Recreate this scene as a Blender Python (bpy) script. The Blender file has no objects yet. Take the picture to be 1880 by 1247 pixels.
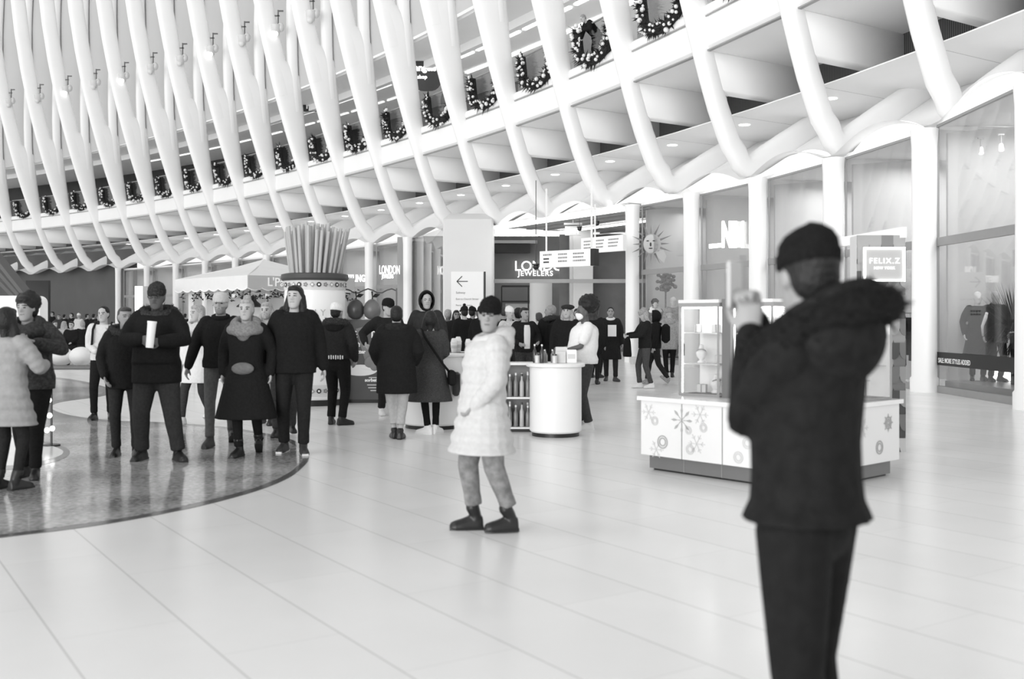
import bpy, math, random
import numpy as np
from mathutils import Vector, Matrix, Euler
random.seed(7)
C = bpy.context.scene.collection
sc = bpy.context.scene
F = 1900.0; HOR = 583.0; EYE = 1.52; CX = 940.0
TH = math.atan(1260/F); S_, C_ = math.sin(TH), math.cos(TH)
AX = Vector((-S_, C_, 0)); RX = Vector((C_, S_, 0)); UP = Vector((0,0,1))
def G(px, py): d = F*EYE/(py-HOR); return Vector(((px-CX)/F*d, d, 0))
def AT(px, d, py=None, z=0.0):
    if py is not None: z = EYE+(HOR-py)*d/F
    return Vector(((px-CX)/F*d, d, z))
def LW(l, w, z=0.0): return AX*l+RX*w+UP*z

# ---------------------------------------------------------------- materials
MATS = {}
def mat(name, v, rough=0.6, spec=0.3, var=0.0, scale=8.0, emit=0.0, metal=0.0, bump=0.0, sheen=0.0):
    if name in MATS: return MATS[name]
    m = bpy.data.materials.new(name); m.use_nodes = True
    nt = m.node_tree; b = nt.nodes['Principled BSDF']
    col = (v, v, v*0.985, 1)
    b.inputs['Base Color'].default_value = col
    b.inputs['Roughness'].default_value = rough
    b.inputs['Specular IOR Level'].default_value = spec
    b.inputs['Metallic'].default_value = metal
    if sheen: b.inputs['Sheen Weight'].default_value = sheen
    if emit:
        b.inputs['Emission Color'].default_value = (1,1,0.985,1); b.inputs['Emission Strength'].default_value = emit
    tc = nt.nodes.new('ShaderNodeTexCoord'); n = nt.nodes.new('ShaderNodeTexNoise')
    n.inputs['Scale'].default_value = scale; n.inputs['Detail'].default_value = 4
    nt.links.new(tc.outputs['Object'], n.inputs['Vector'])
    r = nt.nodes.new('ShaderNodeMapRange')
    r.inputs['From Min'].default_value = 0.3; r.inputs['From Max'].default_value = 0.7
    vv = max(var, 0.02)
    r.inputs['To Min'].default_value = v*(1-vv); r.inputs['To Max'].default_value = min(1, v*(1+vv))
    cb = nt.nodes.new('ShaderNodeCombineColor')
    nt.links.new(n.outputs['Fac'], r.inputs['Value'])
    for i in range(3): nt.links.new(r.outputs['Result'], cb.inputs[i])
    nt.links.new(cb.outputs['Color'], b.inputs['Base Color'])
    if bump:
        bp = nt.nodes.new('ShaderNodeBump'); bp.inputs['Strength'].default_value = bump; bp.inputs['Distance'].default_value = 0.02
        nt.links.new(n.outputs['Fac'], bp.inputs['Height']); nt.links.new(bp.outputs['Normal'], b.inputs['Normal'])
    MATS[name] = m; return m
def glass(name, tint=0.9, refl=1.0, rough=0.02):
    if name in MATS: return MATS[name]
    m = bpy.data.materials.new(name); m.use_nodes = True; nt = m.node_tree; nt.nodes.clear()
    o = nt.nodes.new('ShaderNodeOutputMaterial'); t = nt.nodes.new('ShaderNodeBsdfTransparent'); g = nt.nodes.new('ShaderNodeBsdfGlossy')
    mx = nt.nodes.new('ShaderNodeMixShader'); lw = nt.nodes.new('ShaderNodeLayerWeight'); lw.inputs['Blend'].default_value = .5; fr = nt.nodes.new('ShaderNodeMath'); fr.operation = 'POWER'; fr.inputs[1].default_value = 4.5; nt.links.new(lw.outputs['Facing'], fr.inputs[0]); ml = nt.nodes.new('ShaderNodeMath'); ml.operation = 'MULTIPLY_ADD'; ml.inputs[2].default_value = .035*refl
    ml.inputs[1].default_value = refl; ml.use_clamp = True
    t.inputs['Color'].default_value = (tint, tint, tint, 1); g.inputs['Roughness'].default_value = rough
    nt.links.new(fr.outputs[0], ml.inputs[0]); nt.links.new(ml.outputs[0], mx.inputs[0])
    nt.links.new(t.outputs[0], mx.inputs[1]); nt.links.new(g.outputs[0], mx.inputs[2]); nt.links.new(mx.outputs[0], o.inputs[0])
    MATS[name] = m; return m
def stripes(name, v1, v2, scale, axis='X', rough=0.6):
    if name in MATS: return MATS[name]
    m = mat(name, v1, rough); nt = m.node_tree; b = nt.nodes['Principled BSDF']
    tc = nt.nodes.new('ShaderNodeTexCoord'); w = nt.nodes.new('ShaderNodeTexWave'); w.bands_direction = axis
    w.inputs['Scale'].default_value = scale; nt.links.new(tc.outputs['Object'], w.inputs['Vector'])
    r = nt.nodes.new('ShaderNodeValToRGB'); r.color_ramp.elements[0].color = (v1,v1,v1,1); r.color_ramp.elements[1].color = (v2,v2,v2,1)
    r.color_ramp.elements[0].position = 0.35; r.color_ramp.elements[1].position = 0.6
    nt.links.new(w.outputs['Fac'], r.inputs['Fac']); nt.links.new(r.outputs['Color'], b.inputs['Base Color']); return m
WHITE = mat('white_painted_steel', 0.9, 0.42, 0.35, 0.012, 0.6)
SOFF = mat('white_plaster_soffit', 0.9, 0.7, 0.2, 0.012, 0.5)
GREYP = mat('grey_panel', 0.34, 0.5, 0.3, 0.06, 1.0)
MIDG = mat('mid_grey_wall', 0.22, 0.5, 0.3, 0.08, 1.2)
LITG = mat('light_grey_wall', 0.6, 0.5, 0.3, 0.05, 1.0)
DARKW = mat('dark_wall', 0.055, 0.5, 0.3, 0.15, 1.0)
BLACK = mat('black_paint', 0.015, 0.4, 0.4)
DGREY = mat('dark_grey_metal', 0.09, 0.4, 0.4)
MGREY = mat('grey_metal', 0.28, 0.35, 0.5)
WPAINT = mat('white_laminate', 0.82, 0.3, 0.4, 0.01, 1.0)
EMIT = mat('lamp_diffuser', 0.9, 0.5, 0.2, emit=4.0)
EMIT2 = mat('lit_letters', 0.9, 0.5, 0.2, emit=2.4)
EMITL = mat('soft_lit_panel', 0.85, 0.5, 0.2, emit=0.9)
GLASS = glass('shop_glass', 0.86, 1.1)
CGLASS = glass('clear_glass', 0.93, 1.0)
RGLASS = glass('railing_glass', 0.8, 1.3)

# ---------------------------------------------------------------- mesh builder
class MB:
    def __init__(s): s.v = []; s.f = []; s.m = []; s.mi = 0
    def add(s, vs, fs):
        o = len(s.v); s.v += [tuple(p) for p in vs]
        s.f += [tuple(i+o for i in f) for f in fs]; s.m += [s.mi]*len(fs); return s
    def box(s, c, size, M=None, bev=0.0):
        hx, hy, hz = size[0]/2, size[1]/2, size[2]/2
        b = min(bev, hx*.9, hy*.9, hz*.9)
        if b <= 0:
            P = [Vector((x,y,z)) for z in (-hz,hz) for x,y in ((-hx,-hy),(hx,-hy),(hx,hy),(-hx,hy))]
            Fc = [(3,2,1,0),(4,5,6,7),(0,1,5,4),(1,2,6,5),(2,3,7,6),(3,0,4,7)]
        else:
            P = []; Fc = []
            rings = [(-hz,b),(-hz+b,0),(hz-b,0),(hz,b)]
            for z, i in rings:
                x, y = hx-i, hy-i; q = b-i if False else b
                pts = [(-x+q*.3*(1 if i else 1), -y),( x-q*.3,-y),(x,-y+q*.3),(x,y-q*.3),(x-q*.3,y),(-x+q*.3,y),(-x,y-q*.3),(-x,-y+q*.3)]
                P += [Vector((a,c2,z)) for a,c2 in pts]
            for k in range(3):
                for j in range(8): Fc.append((k*8+j, k*8+(j+1)%8, (k+1)*8+(j+1)%8, (k+1)*8+j))
            Fc.append(tuple(range(7,-1,-1))); Fc.append(tuple(range(24,32)))
        c = Vector(c)
        if M is not None: P = [M@p for p in P]
        return s.add([p+c for p in P], Fc)
    def rings(s, R, cap=True, close=False):
        n = len(R[0]); vs = [p for r in R for p in r]; fs = []
        m = len(R)
        for k in range(m-1+(1 if close else 0)):
            k2 = (k+1) % m
            for j in range(n): fs.append((k*n+j, k*n+(j+1)%n, k2*n+(j+1)%n, k2*n+j))
        if cap and not close: fs.append(tuple(range(n-1,-1,-1))); fs.append(tuple(range((m-1)*n, m*n)))
        return s.add(vs, fs)
    def tube(s, pts, rad, seg=10, cap=True, flat=1.0, close=False):
        pts = [Vector(p) for p in pts]; n = len(pts)
        if not hasattr(rad, '__len__'): rad = [rad]*n
        R = []; ref = None
        for i, p in enumerate(pts):
            if close: t = pts[(i+1)%n]-pts[i-1]
            else: t = (pts[min(i+1,n-1)]-pts[max(i-1,0)])
            t.normalize()
            if ref is None:
                ref = Vector((1,0,0)) if abs(t.x) < .8 else Vector((0,1,0))
            u = (ref-t*ref.dot(t)).normalized(); w = t.cross(u); ref = u
            R.append([p+(u*math.cos(a)+w*math.sin(a)*flat)*rad[i] for a in [2*math.pi*j/seg for j in range(seg)]])
        if close: return s.rings(R, False, True)
        return s.rings(R, cap)
    def capsule(s, pts, rad, seg=12):
        pts = [Vector(p) for p in pts]; rad = list(rad)
        t0 = (pts[0]-pts[1]).normalized(); t1 = (pts[-1]-pts[-2]).normalized()
        P = [pts[0]+t0*rad[0]*.95, pts[0]+t0*rad[0]*.6]+pts+[pts[-1]+t1*rad[-1]*.6, pts[-1]+t1*rad[-1]*.95]
        Q = [rad[0]*.3, rad[0]*.8]+rad+[rad[-1]*.8, rad[-1]*.3]
        return s.tube(P, Q, seg)
    def ell(s, c, r, M=None, nu=16, nv=10):
        c = Vector(c); vs = []; fs = []
        for i in range(1, nv):
            a = math.pi*i/nv
            for j in range(nu):
                b = 2*math.pi*j/nu
                p = Vector((math.sin(a)*math.cos(b)*r[0], math.sin(a)*math.sin(b)*r[1], math.cos(a)*r[2]))
                if M is not None: p = M@p
                vs.append(p+c)
        top = Vector((0,0,r[2])); bot = Vector((0,0,-r[2]))
        if M is not None: top = M@top; bot = M@bot
        vs += [top+c, bot+c]; T = len(vs)-2
        for i in range(nv-2):
            for j in range(nu): fs.append((i*nu+j, (i+1)*nu+j, (i+1)*nu+(j+1)%nu, i*nu+(j+1)%nu))
        for j in range(nu):
            fs.append((T, j, (j+1)%nu)); fs.append((T+1, (nv-2)*nu+(j+1)%nu, (nv-2)*nu+j))
        return s.add(vs, fs)
    def cyl(s, c, r, h, seg=24, r2=None, bev=0):
        c = Vector(c); r2 = r if r2 is None else r2
        Z = [(0,r),(h,r2)] if not bev else [(0,r-bev),(bev,r),(h-bev,r2),(h,r2-bev)]
        return s.rings([[c+Vector((q*math.cos(2*math.pi*j/seg), q*math.sin(2*math.pi*j/seg), z)) for j in range(seg)] for z,q in Z])
    def lathe(s, c, prof, seg=24):
        c = Vector(c)
        return s.rings([[c+Vector((max(q,.0005)*math.cos(2*math.pi*j/seg), max(q,.0005)*math.sin(2*math.pi*j/seg), z)) for j in range(seg)] for z,q in prof])
    def prism(s, poly, a, b):
        """poly: list of Vectors (a planar loop); extruded from offset a to offset b (vectors)"""
        a = Vector(a); b = Vector(b); n = len(poly)
        vs = [Vector(p)+a for p in poly]+[Vector(p)+b for p in poly]
        fs = [tuple(range(n-1,-1,-1)), tuple(range(n,2*n))]+[(j,(j+1)%n,n+(j+1)%n,n+j) for j in range(n)]
        return s.add(vs, fs)
    def sheet(s, rows, thick=None):
        m, n = len(rows), len(rows[0]); vs = [p for r in rows for p in r]; fs = []
        for i in range(m-1):
            for j in range(n-1): fs.append((i*n+j, i*n+j+1, (i+1)*n+j+1, (i+1)*n+j))
        return s.add(vs, fs)
    def build(s, name, mats, parent=None, smooth=None, loc=None):
        me = bpy.data.meshes.new(name); me.from_pydata(s.v, [], s.f)
        if not isinstance(mats, (list, tuple)): mats = [mats]
        for m in mats: me.materials.append(m)
        if len(mats) > 1: me.polygons.foreach_set('material_index', s.m)
        me.update()
        if smooth == 'all': me.shade_smooth()
        elif smooth:
            me.shade_smooth(); me.set_sharp_from_angle(angle=math.radians(smooth))
        o = bpy.data.objects.new(name, me); C.objects.link(o)
        if parent: o.parent = parent
        if loc is not None: o.location = loc
        return o
    def remesh(s, name, mats, parent, voxel, smooth=2, pick=None, fac=0.5):
        me = bpy.data.meshes.new('tmp'); me.from_pydata(s.v, [], s.f)
        t = bpy.data.objects.new('tmp', me); TMP.objects.link(t)
        md = t.modifiers.new('r', 'REMESH'); md.mode = 'VOXEL'; md.voxel_size = voxel
        if smooth:
            sm = t.modifiers.new('s', 'SMOOTH'); sm.iterations = smooth; sm.factor = fac
        dg = bpy.context.evaluated_depsgraph_get()
        out = bpy.data.meshes.new_from_object(t.evaluated_get(dg)); out.name = name
        bpy.data.objects.remove(t); bpy.data.meshes.remove(me)
        out.materials.clear()
        if not isinstance(mats, (list, tuple)): mats = [mats]
        for m in mats: out.materials.append(m)
        out.shade_smooth()
        if pick:
            n = len(out.polygons); cs = np.empty(n*3); out.polygons.foreach_get('center', cs)
            out.polygons.foreach_set('material_index', pick(cs.reshape(-1,3)).astype(np.int32))
        out.update()
        o = bpy.data.objects.new(name, out); C.objects.link(o)
        if parent: o.parent = parent
        return o
TMP = C
def empty(name, loc, rz=0.0, scale=1.0):
    o = bpy.data.objects.new(name, None); C.objects.link(o); o.location = loc; o.rotation_euler = (0,0,rz)
    o.scale = (scale,)*3; o.empty_display_size = .1; return o
def tag(o, label, cat, group=None, kind=None):
    o['label'] = label
    if len(label.split()) > 16 or len(label.split()) < 4: print('LABELLEN', len(label.split()), label)
    if cat: o['category'] = cat
    if group: o['group'] = group
    if kind: o['kind'] = kind
    return o
def struct(o, label=None):
    o['kind'] = 'structure'
    if label: o['label'] = label
    return o
def copy_tree(o, parent=None):
    c = o.copy(); C.objects.link(c); c.parent = parent
    for ch in list(o.children): copy_tree(ch, c)
    return c
def frame(fwd):
    """matrix with local X along fwd(horizontal), Y = left of it, Z up"""
    f = Vector(fwd).normalized(); u = UP.cross(f).normalized(); 
    return Matrix((f, u, f.cross(u))).transposed()
def bar(mb, a, b, w, h=None):
    a = Vector(a); b = Vector(b); h = h or w
    d = b-a; L = d.length; f = d.normalized()
    ref = UP if abs(f.z) < .95 else Vector((1,0,0))
    y = ref.cross(f).normalized(); z = f.cross(y)
    mb.box((a+b)/2, (L, w, h), Matrix((f, y, z)).transposed())
def text(name, body, size, material, loc, right, up=UP, ext=0.01, bold=0.0, parent=None, align='LEFT', space=1.0, font_sx=1.0):
    cu = bpy.data.curves.new('t', 'FONT'); cu.body = body; cu.size = size; cu.extrude = ext; cu.offset = bold
    cu.align_x = align; cu.resolution_u = 3; cu.space_character = space
    t = bpy.data.objects.new('t', cu); C.objects.link(t)
    dg = bpy.context.evaluated_depsgraph_get()
    me = bpy.data.meshes.new_from_object(t.evaluated_get(dg)); bpy.data.objects.remove(t); bpy.data.curves.remove(cu)
    r = Vector(right).normalized(); u = Vector(up); n = r.cross(u)
    M = Matrix((r, u, n)).transposed().to_4x4(); M.translation = Vector(loc)
    if font_sx != 1: me.transform(Matrix.Diagonal((font_sx,1,1,1)))
    me.transform(M); me.materials.clear(); me.materials.append(material); me.name = name
    o = bpy.data.objects.new(name, me); C.objects.link(o)
    if parent: o.parent = parent
    return o
def reparent(children, root):
    """children were built in world space: keep them in place under the root Empty"""
    inv = root.matrix_basis.inverted()
    for c in children:
        c.parent = root; c.matrix_parent_inverse = inv
# ================================================================= ARCHITECTURE
TIPS = {0:(1722,240),1:(1520,297),2:(1364,333),3:(1211,362),4:(1087,382),5:(985,400),6:(895,412),7:(812,428),8:(742,438),9:(668,446),
        10:(605,453),11:(545,460),12:(484,467),13:(425,472),14:(368,478),15:(315,483),16:(262,492),17:(210,497),18:(156,501),19:(105,505),20:(51,508)}
ls, ws, zs = [], [], []
for k,(px,py) in TIPS.items():
    l = 12.8+3.88*k; q = (px-CX)/F
    w = l*(q*C_+S_)/(C_-S_*q); d = C_*l+S_*w
    ls.append(l); ws.append(w); zs.append(EYE+(HOR-py)*d/F)
pw = np.polyfit(ls, ws, 4); pz = np.polyfit(ls, zs, 1)
KMIN, KMAX = -2, 25
def rl(k): return 12.8+3.88*k
def rw(k):
    l = min(rl(k), rl(20)); v = float(np.polyval(pw, l))
    if k > 20: v += (rl(k)-rl(20))*float(np.polyval(np.polyder(pw), rl(20)))-0.004*(rl(k)-rl(20))**2
    return v
def rz(k): return float(np.polyval(pz, rl(k)))-5.3   # small drop of the sill towards the far end
def delta(z):
    t = max(0.0, z-5.3)
    return (.42*t-.0085*t*t if t < 20 else 5.0+.08*(t-20))+.2*min(1, t/2)
def Dp(z): return .62 if z < 8.8 else .62+(z-8.8)*.19
def KP(k, dw, z): return LW(rl(k), rw(k)+dw, z)
def ringat(c, nrm, D, T, n=20, e=2.6):
    R = []
    for j in range(n):
        a = 2*math.pi*j/n; ca, sa = math.cos(a), math.sin(a)
        x = math.copysign(abs(ca)**(2/e), ca)*D/2; y = math.copysign(abs(sa)**(2/e), sa)*T/2
        R.append(c+nrm*x+AX*y)
    return R
def sweep(mb, path, T=.45):
    """path: list of (dw, z, depth)"""
    P = [Vector((a,b)) for a,b,_ in path]; R = []
    for i,(a,b,D) in enumerate(path):
        t = (P[min(i+1,len(P)-1)]-P[max(i-1,0)]).normalized()
        n = Vector((-t.y, t.x))   # normal in (w,z)
        R.append(ringat(RX*a+UP*b, RX*n.x+UP*n.y, D, T))
    mb.rings(R)
def rearc(z):
    if z <= 14: return Dp(z)-.42
    return Dp(14)-.42+(z-14)*.22-max(0,z-20)*.10
def rib_mesh():
    mb = MB()
    path = []
    for z in [14.9,14.0,13,12,11,10,9,8.4,7.8,7.2,6.6,6.25]:
        D = Dp(z) if z < 14.5 else Dp(14.5)*.55
        path.append((-delta(z)+.12+D/2 - .1, z, D))
    path += [(.10,6.0,.64),(.22,5.78,.62),(.40,5.66,.62),(.62,5.68,.62),(.85,5.78,.64),(1.2,5.98,.68),(2.0,6.42,.70),(3.0,6.96,.70),(4.2,7.6,.70)]
    sweep(mb, path)
    # front member above the split, rear member above the split
    fr = []
    for z in [13.2,14.2,15.2,16.4,18,20,22.5,25,28,32,36,41,46]:
        fr.append((-delta(z)+.02+.50, z, 1.0))
    sweep(mb, fr)
    rr = []
    for z in [12.4,13.2,14.0,15.0,16.4,18,20,22.5,25,28,32,36,41,46]:
        rr.append((-delta(z)+.02+rearc(z), z, .56))
    sweep(mb, rr)
    # cantilever arm under the upper floor
    mb.box(RX*.93+UP*8.13, (3.9, .41, 1.06), frame(RX), .05)
    return mb
RIBP = None
rib_names = {}
RIBS = {}
_m = rib_mesh()
ordn = ['rightmost','second','third','fourth','fifth','sixth','seventh','eighth','ninth','tenth','eleventh','twelfth','thirteenth','fourteenth','fifteenth','sixteenth','seventeenth','eighteenth','nineteenth','twentieth','twenty-first','twenty-second','twenty-third','twenty-fourth','twenty-fifth','twenty-sixth','twenty-seventh']
for k in range(-1, KMAX+1):
    if RIBP is None: o = _m.build('roof_rib', WHITE, smooth=50); RIBP = o
    else: o = RIBP.copy(); C.objects.link(o)
    o.location = KP(k, 0, rz(k))
    if k >= 21: lab = 'faint far white curved rib crowded at the top left corner of the hall'
    elif k == -1: lab = 'white curved steel rib whose side fills the top right corner of the photo'
    else: lab = 'white curved steel rib leaning over the hall, %s rib foot counted from the right' % ordn[k]
    tag(o, lab, 'rib', 'white leaning ribs along the concourse')
    RIBS[k] = o

def strip(mb, ks, dw0, z0, dw1, z1, sub=1, zoff=True):
    pts = []
    for i in range((len(ks)-1)*sub+1):
        k = ks[0]+i/sub; dz = rz(k) if zoff else 0
        pts.append([KP(k, dw0, z0+dz), KP(k, dw1, z1+dz)])
    mb.sheet(pts)
ALLK = list(range(-2, KMAX+1))
# upper floor slab: fascia, soffit, top
ED = -delta(8.65)+.30
def prof(mb, P, ks=ALLK):
    rows = []
    for k in ks: rows.append([KP(k, a, b+rz(k)) for a,b in P])
    mb.rings(rows, True)
mb = MB(); prof(mb, [(ED,8.75),(ED+.1,8.65),(ED+10.3,8.65),(ED+10.3,9.86),(ED,9.86),(ED-.04,9.80),(ED-.04,9.60),(ED+.02,9.57),(ED+.02,9.54),(ED,9.52)])
struct(mb.build('floor', SOFF, smooth=30), 'upper gallery floor slab with rounded white fascia')
mb = MB(); prof(mb, [(ED-.045,9.535),(ED-.02,9.535),(ED-.02,9.565),(ED-.045,9.565)])
struct(mb.build('trim_1', MGREY), 'dark shadow joint along the white gallery fascia')
mb = MB(); prof(mb, [(ED+.02,8.62),(ED+.14,8.62),(ED+.14,8.655),(ED+.02,8.655)])
struct(mb.build('trim_2', MGREY), 'thin grey drip line under the gallery fascia')
# lower ceiling + slatted wall behind
mb = MB(); prof(mb, [(.72,7.30),(4.6,7.30),(4.6,7.33),(.72,7.33)])
struct(mb.build('ceiling', SOFF), 'white plaster ceiling panels above the shops')
mb = MB()
for k in ALLK[:-1]:
    for u in (.25,.5,.75):
        bar(mb, KP(k+u,.8,7.295+rz(k)), KP(k+u,4.4,7.295+rz(k)), .012, .006)
struct(mb.build('trim_3', MGREY), 'fine joints between the plaster ceiling panels')
SLAT = stripes('dark_slats', .045, .13, 14.0, 'X')
mb = MB(); prof(mb, [(2.8,7.36),(2.9,7.36),(2.9,8.66),(2.8,8.66)])
struct(mb.build('wall_right', SLAT), 'dark slatted strip wall above the lower ceiling')
# downlights in the lower ceiling
dl = MB(); dl.cyl((0,0,-.015), .17, .02, 16); DL0 = None
for k in range(-1, 18):
    if DL0 is None:
        DL0 = dl.build('ceiling_light', EMIT); o = DL0
    else: o = DL0.copy(); C.objects.link(o)
    o.location = KP(k+.45, 1.9, 7.295+rz(k)); o.scale = (1.0,1.0,1)
    tag(o, 'small round downlight in the white ceiling between two ribs', 'ceiling light', 'downlights in the lower ceiling')

# columns under the ribs
COLP = {-1:(1893,17.0),0:(1697,21.1),1:(1530,24.9),2:(1391,28.5),3:(1269,32.0),4:(1161,35.2)}
def colpt(i):
    if i in COLP: return AT(COLP[i][0], COLP[i][1], z=0)
    return KP(i, .25, 0)
cm = MB()
cm.rings([ [Vector((math.copysign(abs(math.cos(a))**.7,math.cos(a))*q*.20, math.copysign(abs(math.sin(a))**.7,math.sin(a))*q*.24, z)) for a in [2*math.pi*j/20 for j in range(20)]]
           for z,q in ((0,1.12),(.28,1.12),(.32,1.0),(3.0,.96),(5.0,1.0),(5.35,1.1))])
COL0 = None
cnames = {-1:'partly seen white column at the right edge of the photo',0:'white column between the mannequin window and the small kiosk tower',1:'white column rising just behind the head of the man in the black parka',
 2:'white column right of the illuminated NIM sign',3:'white column between the sun face window and the NIM sign',4:'white column beside the hanging signs, right end of the open passage'}
for i in [-1,0,1,2,3,4,8,9,10,11,12,13,14,15,16,17]:
    if COL0 is None: o = COL0 = cm.build('column', WHITE, smooth=40)
    else: o = COL0.copy(); C.objects.link(o)
    p = colpt(i); o.location = p; o.rotation_euler = (0,0,-TH if False else TH)
    if i > 4: o.scale = (.95,.95, (5.4+rz(i))/5.35)
    tag(o, cnames.get(i, 'white column carrying the foot of the %s rib from the right' % ordn[max(0,i)]), 'column', 'columns between the shop fronts')

# curved skin between rib feet and shop heads
def skin(k, dwa, dwb):
    mb = MB(); rows = []; N = 14
    for i in range(N+1):
        u = i/N; arch = .42*math.sin(math.pi*min(1,max(0,(u-.06)/.88)))**1.0
        dw = dwa*(1-u)+dwb*u; row = []
        for j in range(9):
            t = j/8; a = dw+.05+(4.2-dw)*t; z = 5.36+.535*max(0,a-.62)+ (0 if a > .62 else -.05)
            z += arch*(1-t)**2
            row.append(KP(k+u, a, z+rz(k+u)))
        rows.append(row)
    mb.sheet(rows); return mb
def headz(k, dw): return 5.22+.535*max(0, dw-.55)+rz(k)
def coloff(i):
    p = colpt(i); v = p-KP(i,0,0); return v.dot(RX)
sk = MB()
for k in range(-1, KMAX):
    if k in (4,5,6): a, b = .1, .1
    else: a = coloff(k) if k <= 4 or 8 <= k <= 17 else .2; b = coloff(k+1) if k+1 <= 4 or 8 <= k+1 <= 17 else .2
    if k == 3: b = coloff(4)
    m = skin(k, a, b); sk.sheet([]) if False else None
    sk.add(m.v, m.f)
struct(sk.build('wall_right', SOFF, smooth='all'), 'smooth curved white skin rising from the shop heads to the ceiling')

# ---- shop fronts
ALU = mat('shop_frame', .30, .4, .4)
WN = [0]
def shop(i, j, z0h, z1h, backv=LITG, depth=4.5, panels=True, light=60, transom=3.05, cove=True, dark_at=None, off=.28):
    """a glazed bay between column i and column j (j=i+1, further away)"""
    a = colpt(i)+RX*off; b = colpt(j)+RX*off
    d = (b-a).normalized(); n = Vector((d.y, -d.x, 0))     # n points outwards (into the shop)
    if n.dot(RX) < 0: n = -n
    L = (b-a).length; A = a+d*.24; B = b-d*.24
    WN[0] += 1
    g = MB(); g.prism([A+UP*.14, B+UP*.14, B+UP*z1h, A+UP*z0h], n*.0, n*.02)
    w = struct(g.build('window_%d' % WN[0], GLASS), None)
    fr = MB()
    bar(fr, A+UP*.07, B+UP*.07, .12, .14); bar(fr, A+UP*z0h, B+UP*z1h, .05, .05)
    bar(fr, A+UP*.14, A+UP*z0h, .045); bar(fr, B+UP*.14, B+UP*z1h, .045)
    M_ = (A+B)/2
    fr.build('frame', ALU, w)
    if transom:
        t = MB(); bar(t, A+UP*transom, B+UP*transom, .08, .17); t.build('transom', MGREY, w)
    # interior shell
    bm = MB()
    bm.prism([A+n*depth, B+n*depth, B+n*depth+UP*5.6, A+n*depth+UP*5.6], n*0, n*.1)
    struct(bm.build('wall_back', backv), 'plain back wall of a shop behind glass')
    pt = MB()
    pt.prism([b+n*.3, b+n*depth, b+n*depth+UP*5.6, b+n*.3+UP*(z1h-.1)], d*-.04, d*.04)
    struct(pt.build('wall_partition', LITG), 'light partition between two shops')
    cl = MB(); cl.prism([a+n*.1, b+n*.1, b+n*depth, a+n*depth], UP*(min(z0h,z1h)+.05), UP*(min(z0h,z1h)+.15))
    struct(cl.build('ceiling', SOFF), 'shop ceiling')
    if cove:
        cv = MB(); N = 12; rows = []
        for q in range(N+1):
            u = q/N; p = a.lerp(b, .06+.88*u)-n*.02; zz = z0h*(1-u)+z1h*u
            h = .50*math.sin(math.pi*u)**.8
            rows.append([p+UP*(zz+.03), p+UP*(zz+.03+h*.5)+n*.05, p+UP*(zz+.03+h)+n*.12])
        cv.sheet(rows); struct(cv.build('trim_%d' % (10+WN[0]), mat('cove_lit',.9,.6,.2,emit=.28), smooth='all'), 'bright curved cove over a shop window')  # faint emission puts the uplight's glow into the cove surface
    if panels:
        pm = MB(); R = random.Random(i*7+1)
        for q,(u,wd) in enumerate(((.22,.5),(.55,.6),(.85,.4))):
            p = A.lerp(B,u)+n*(depth-.4-.5*q); pm.box(p+UP*2.5, (wd*1.3, .08, 5.0), frame(d))
        struct(pm.build('wall_panel', GREYP), 'tall display panels inside the shop')
    if light:
        ld = bpy.data.lights.new('shop_light', 'AREA'); ld.energy = light*1.3; ld.size = 2.5; ld.size_y = 2.5
        lo = bpy.data.objects.new('shop_light', ld); C.objects.link(lo)
        lo.location = (A+B)/2+n*(depth*.5)+UP*(min(z0h,z1h)-.15)
    return A, B, d, n, w
H = {i: headz(i, coloff(i)) for i in [-1,0,1,2,3,4,8,9,10,11,12,13,14,15,16,17]}
SH = {}
SH[-1] = shop(-1, 0, H[-1]+.1, H[0]+.05, depth=3.2, light=100)
SH[0] = shop(0, 1, H[0], H[1], light=110)
SH[1] = shop(1, 2, H[1], H[2], light=90)
SH[2] = shop(2, 3, H[2], H[3], MIDG, depth=8, panels=False, light=60)
SH[3] = shop(3, 4, H[3], H[4], GREYP, light=50)
for i in range(8, 17):
    SH[i] = shop(i, i+1, H[i], H[i+1], [GREYP,MIDG,DARKW,MIDG,DARKW,DARKW,LITG,MIDG,GREYP][i-8], depth=4, light=[40,30,12,14,8,10,40,25,22][i-8], cove=False, panels=(i in (8,9,14,15)), off=.3)
# wide block between the passage and the jewellery shop
pb0 = AT(813, 42.4); pb1 = AT(906, 42.4)
mb = MB(); mb.box(((pb0+pb1)/2)+Vector((0,1.2,2.9)), ((pb1-pb0).length, 2.4, 5.8), None, .25)
struct(mb.build('wall_block', mat('block_paint', .70, .7, .2, .012, .5), smooth=40), 'wide plain white block left of the open passage')
# between column 8 and the block: glass bay with london jewellers window
a = KP(8,.55,0); b = pb0+Vector((0,1,0))
WN[0] += 1
g = MB(); g.prism([a+UP*.1, b+UP*.1, b+UP*5.3, a+UP*5.3], (0,0,0), (0,.03,0)); struct(g.build('window_%d'%WN[0], CGLASS))
g = MB(); g.box(((a+b)/2)+Vector((.2,3.5,2.7)), (3.9,.1,5.4)); struct(g.build('wall_back', GREYP), 'grey back wall behind the jewellery shop glass')
# far dark wall beyond the last column, escalator hall at the far left
mb = MB()
for k in range(17, KMAX):
    mb.prism([KP(k,1.4,0), KP(k+1,1.4,0), KP(k+1,1.4,6.6), KP(k,1.4,6.6)], RX*0, RX*.2)
struct(mb.build('wall_left', mat('far_dark_wall', .10, .6, .3, .08, .6)), 'dark far wall below the last rib feet')
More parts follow.
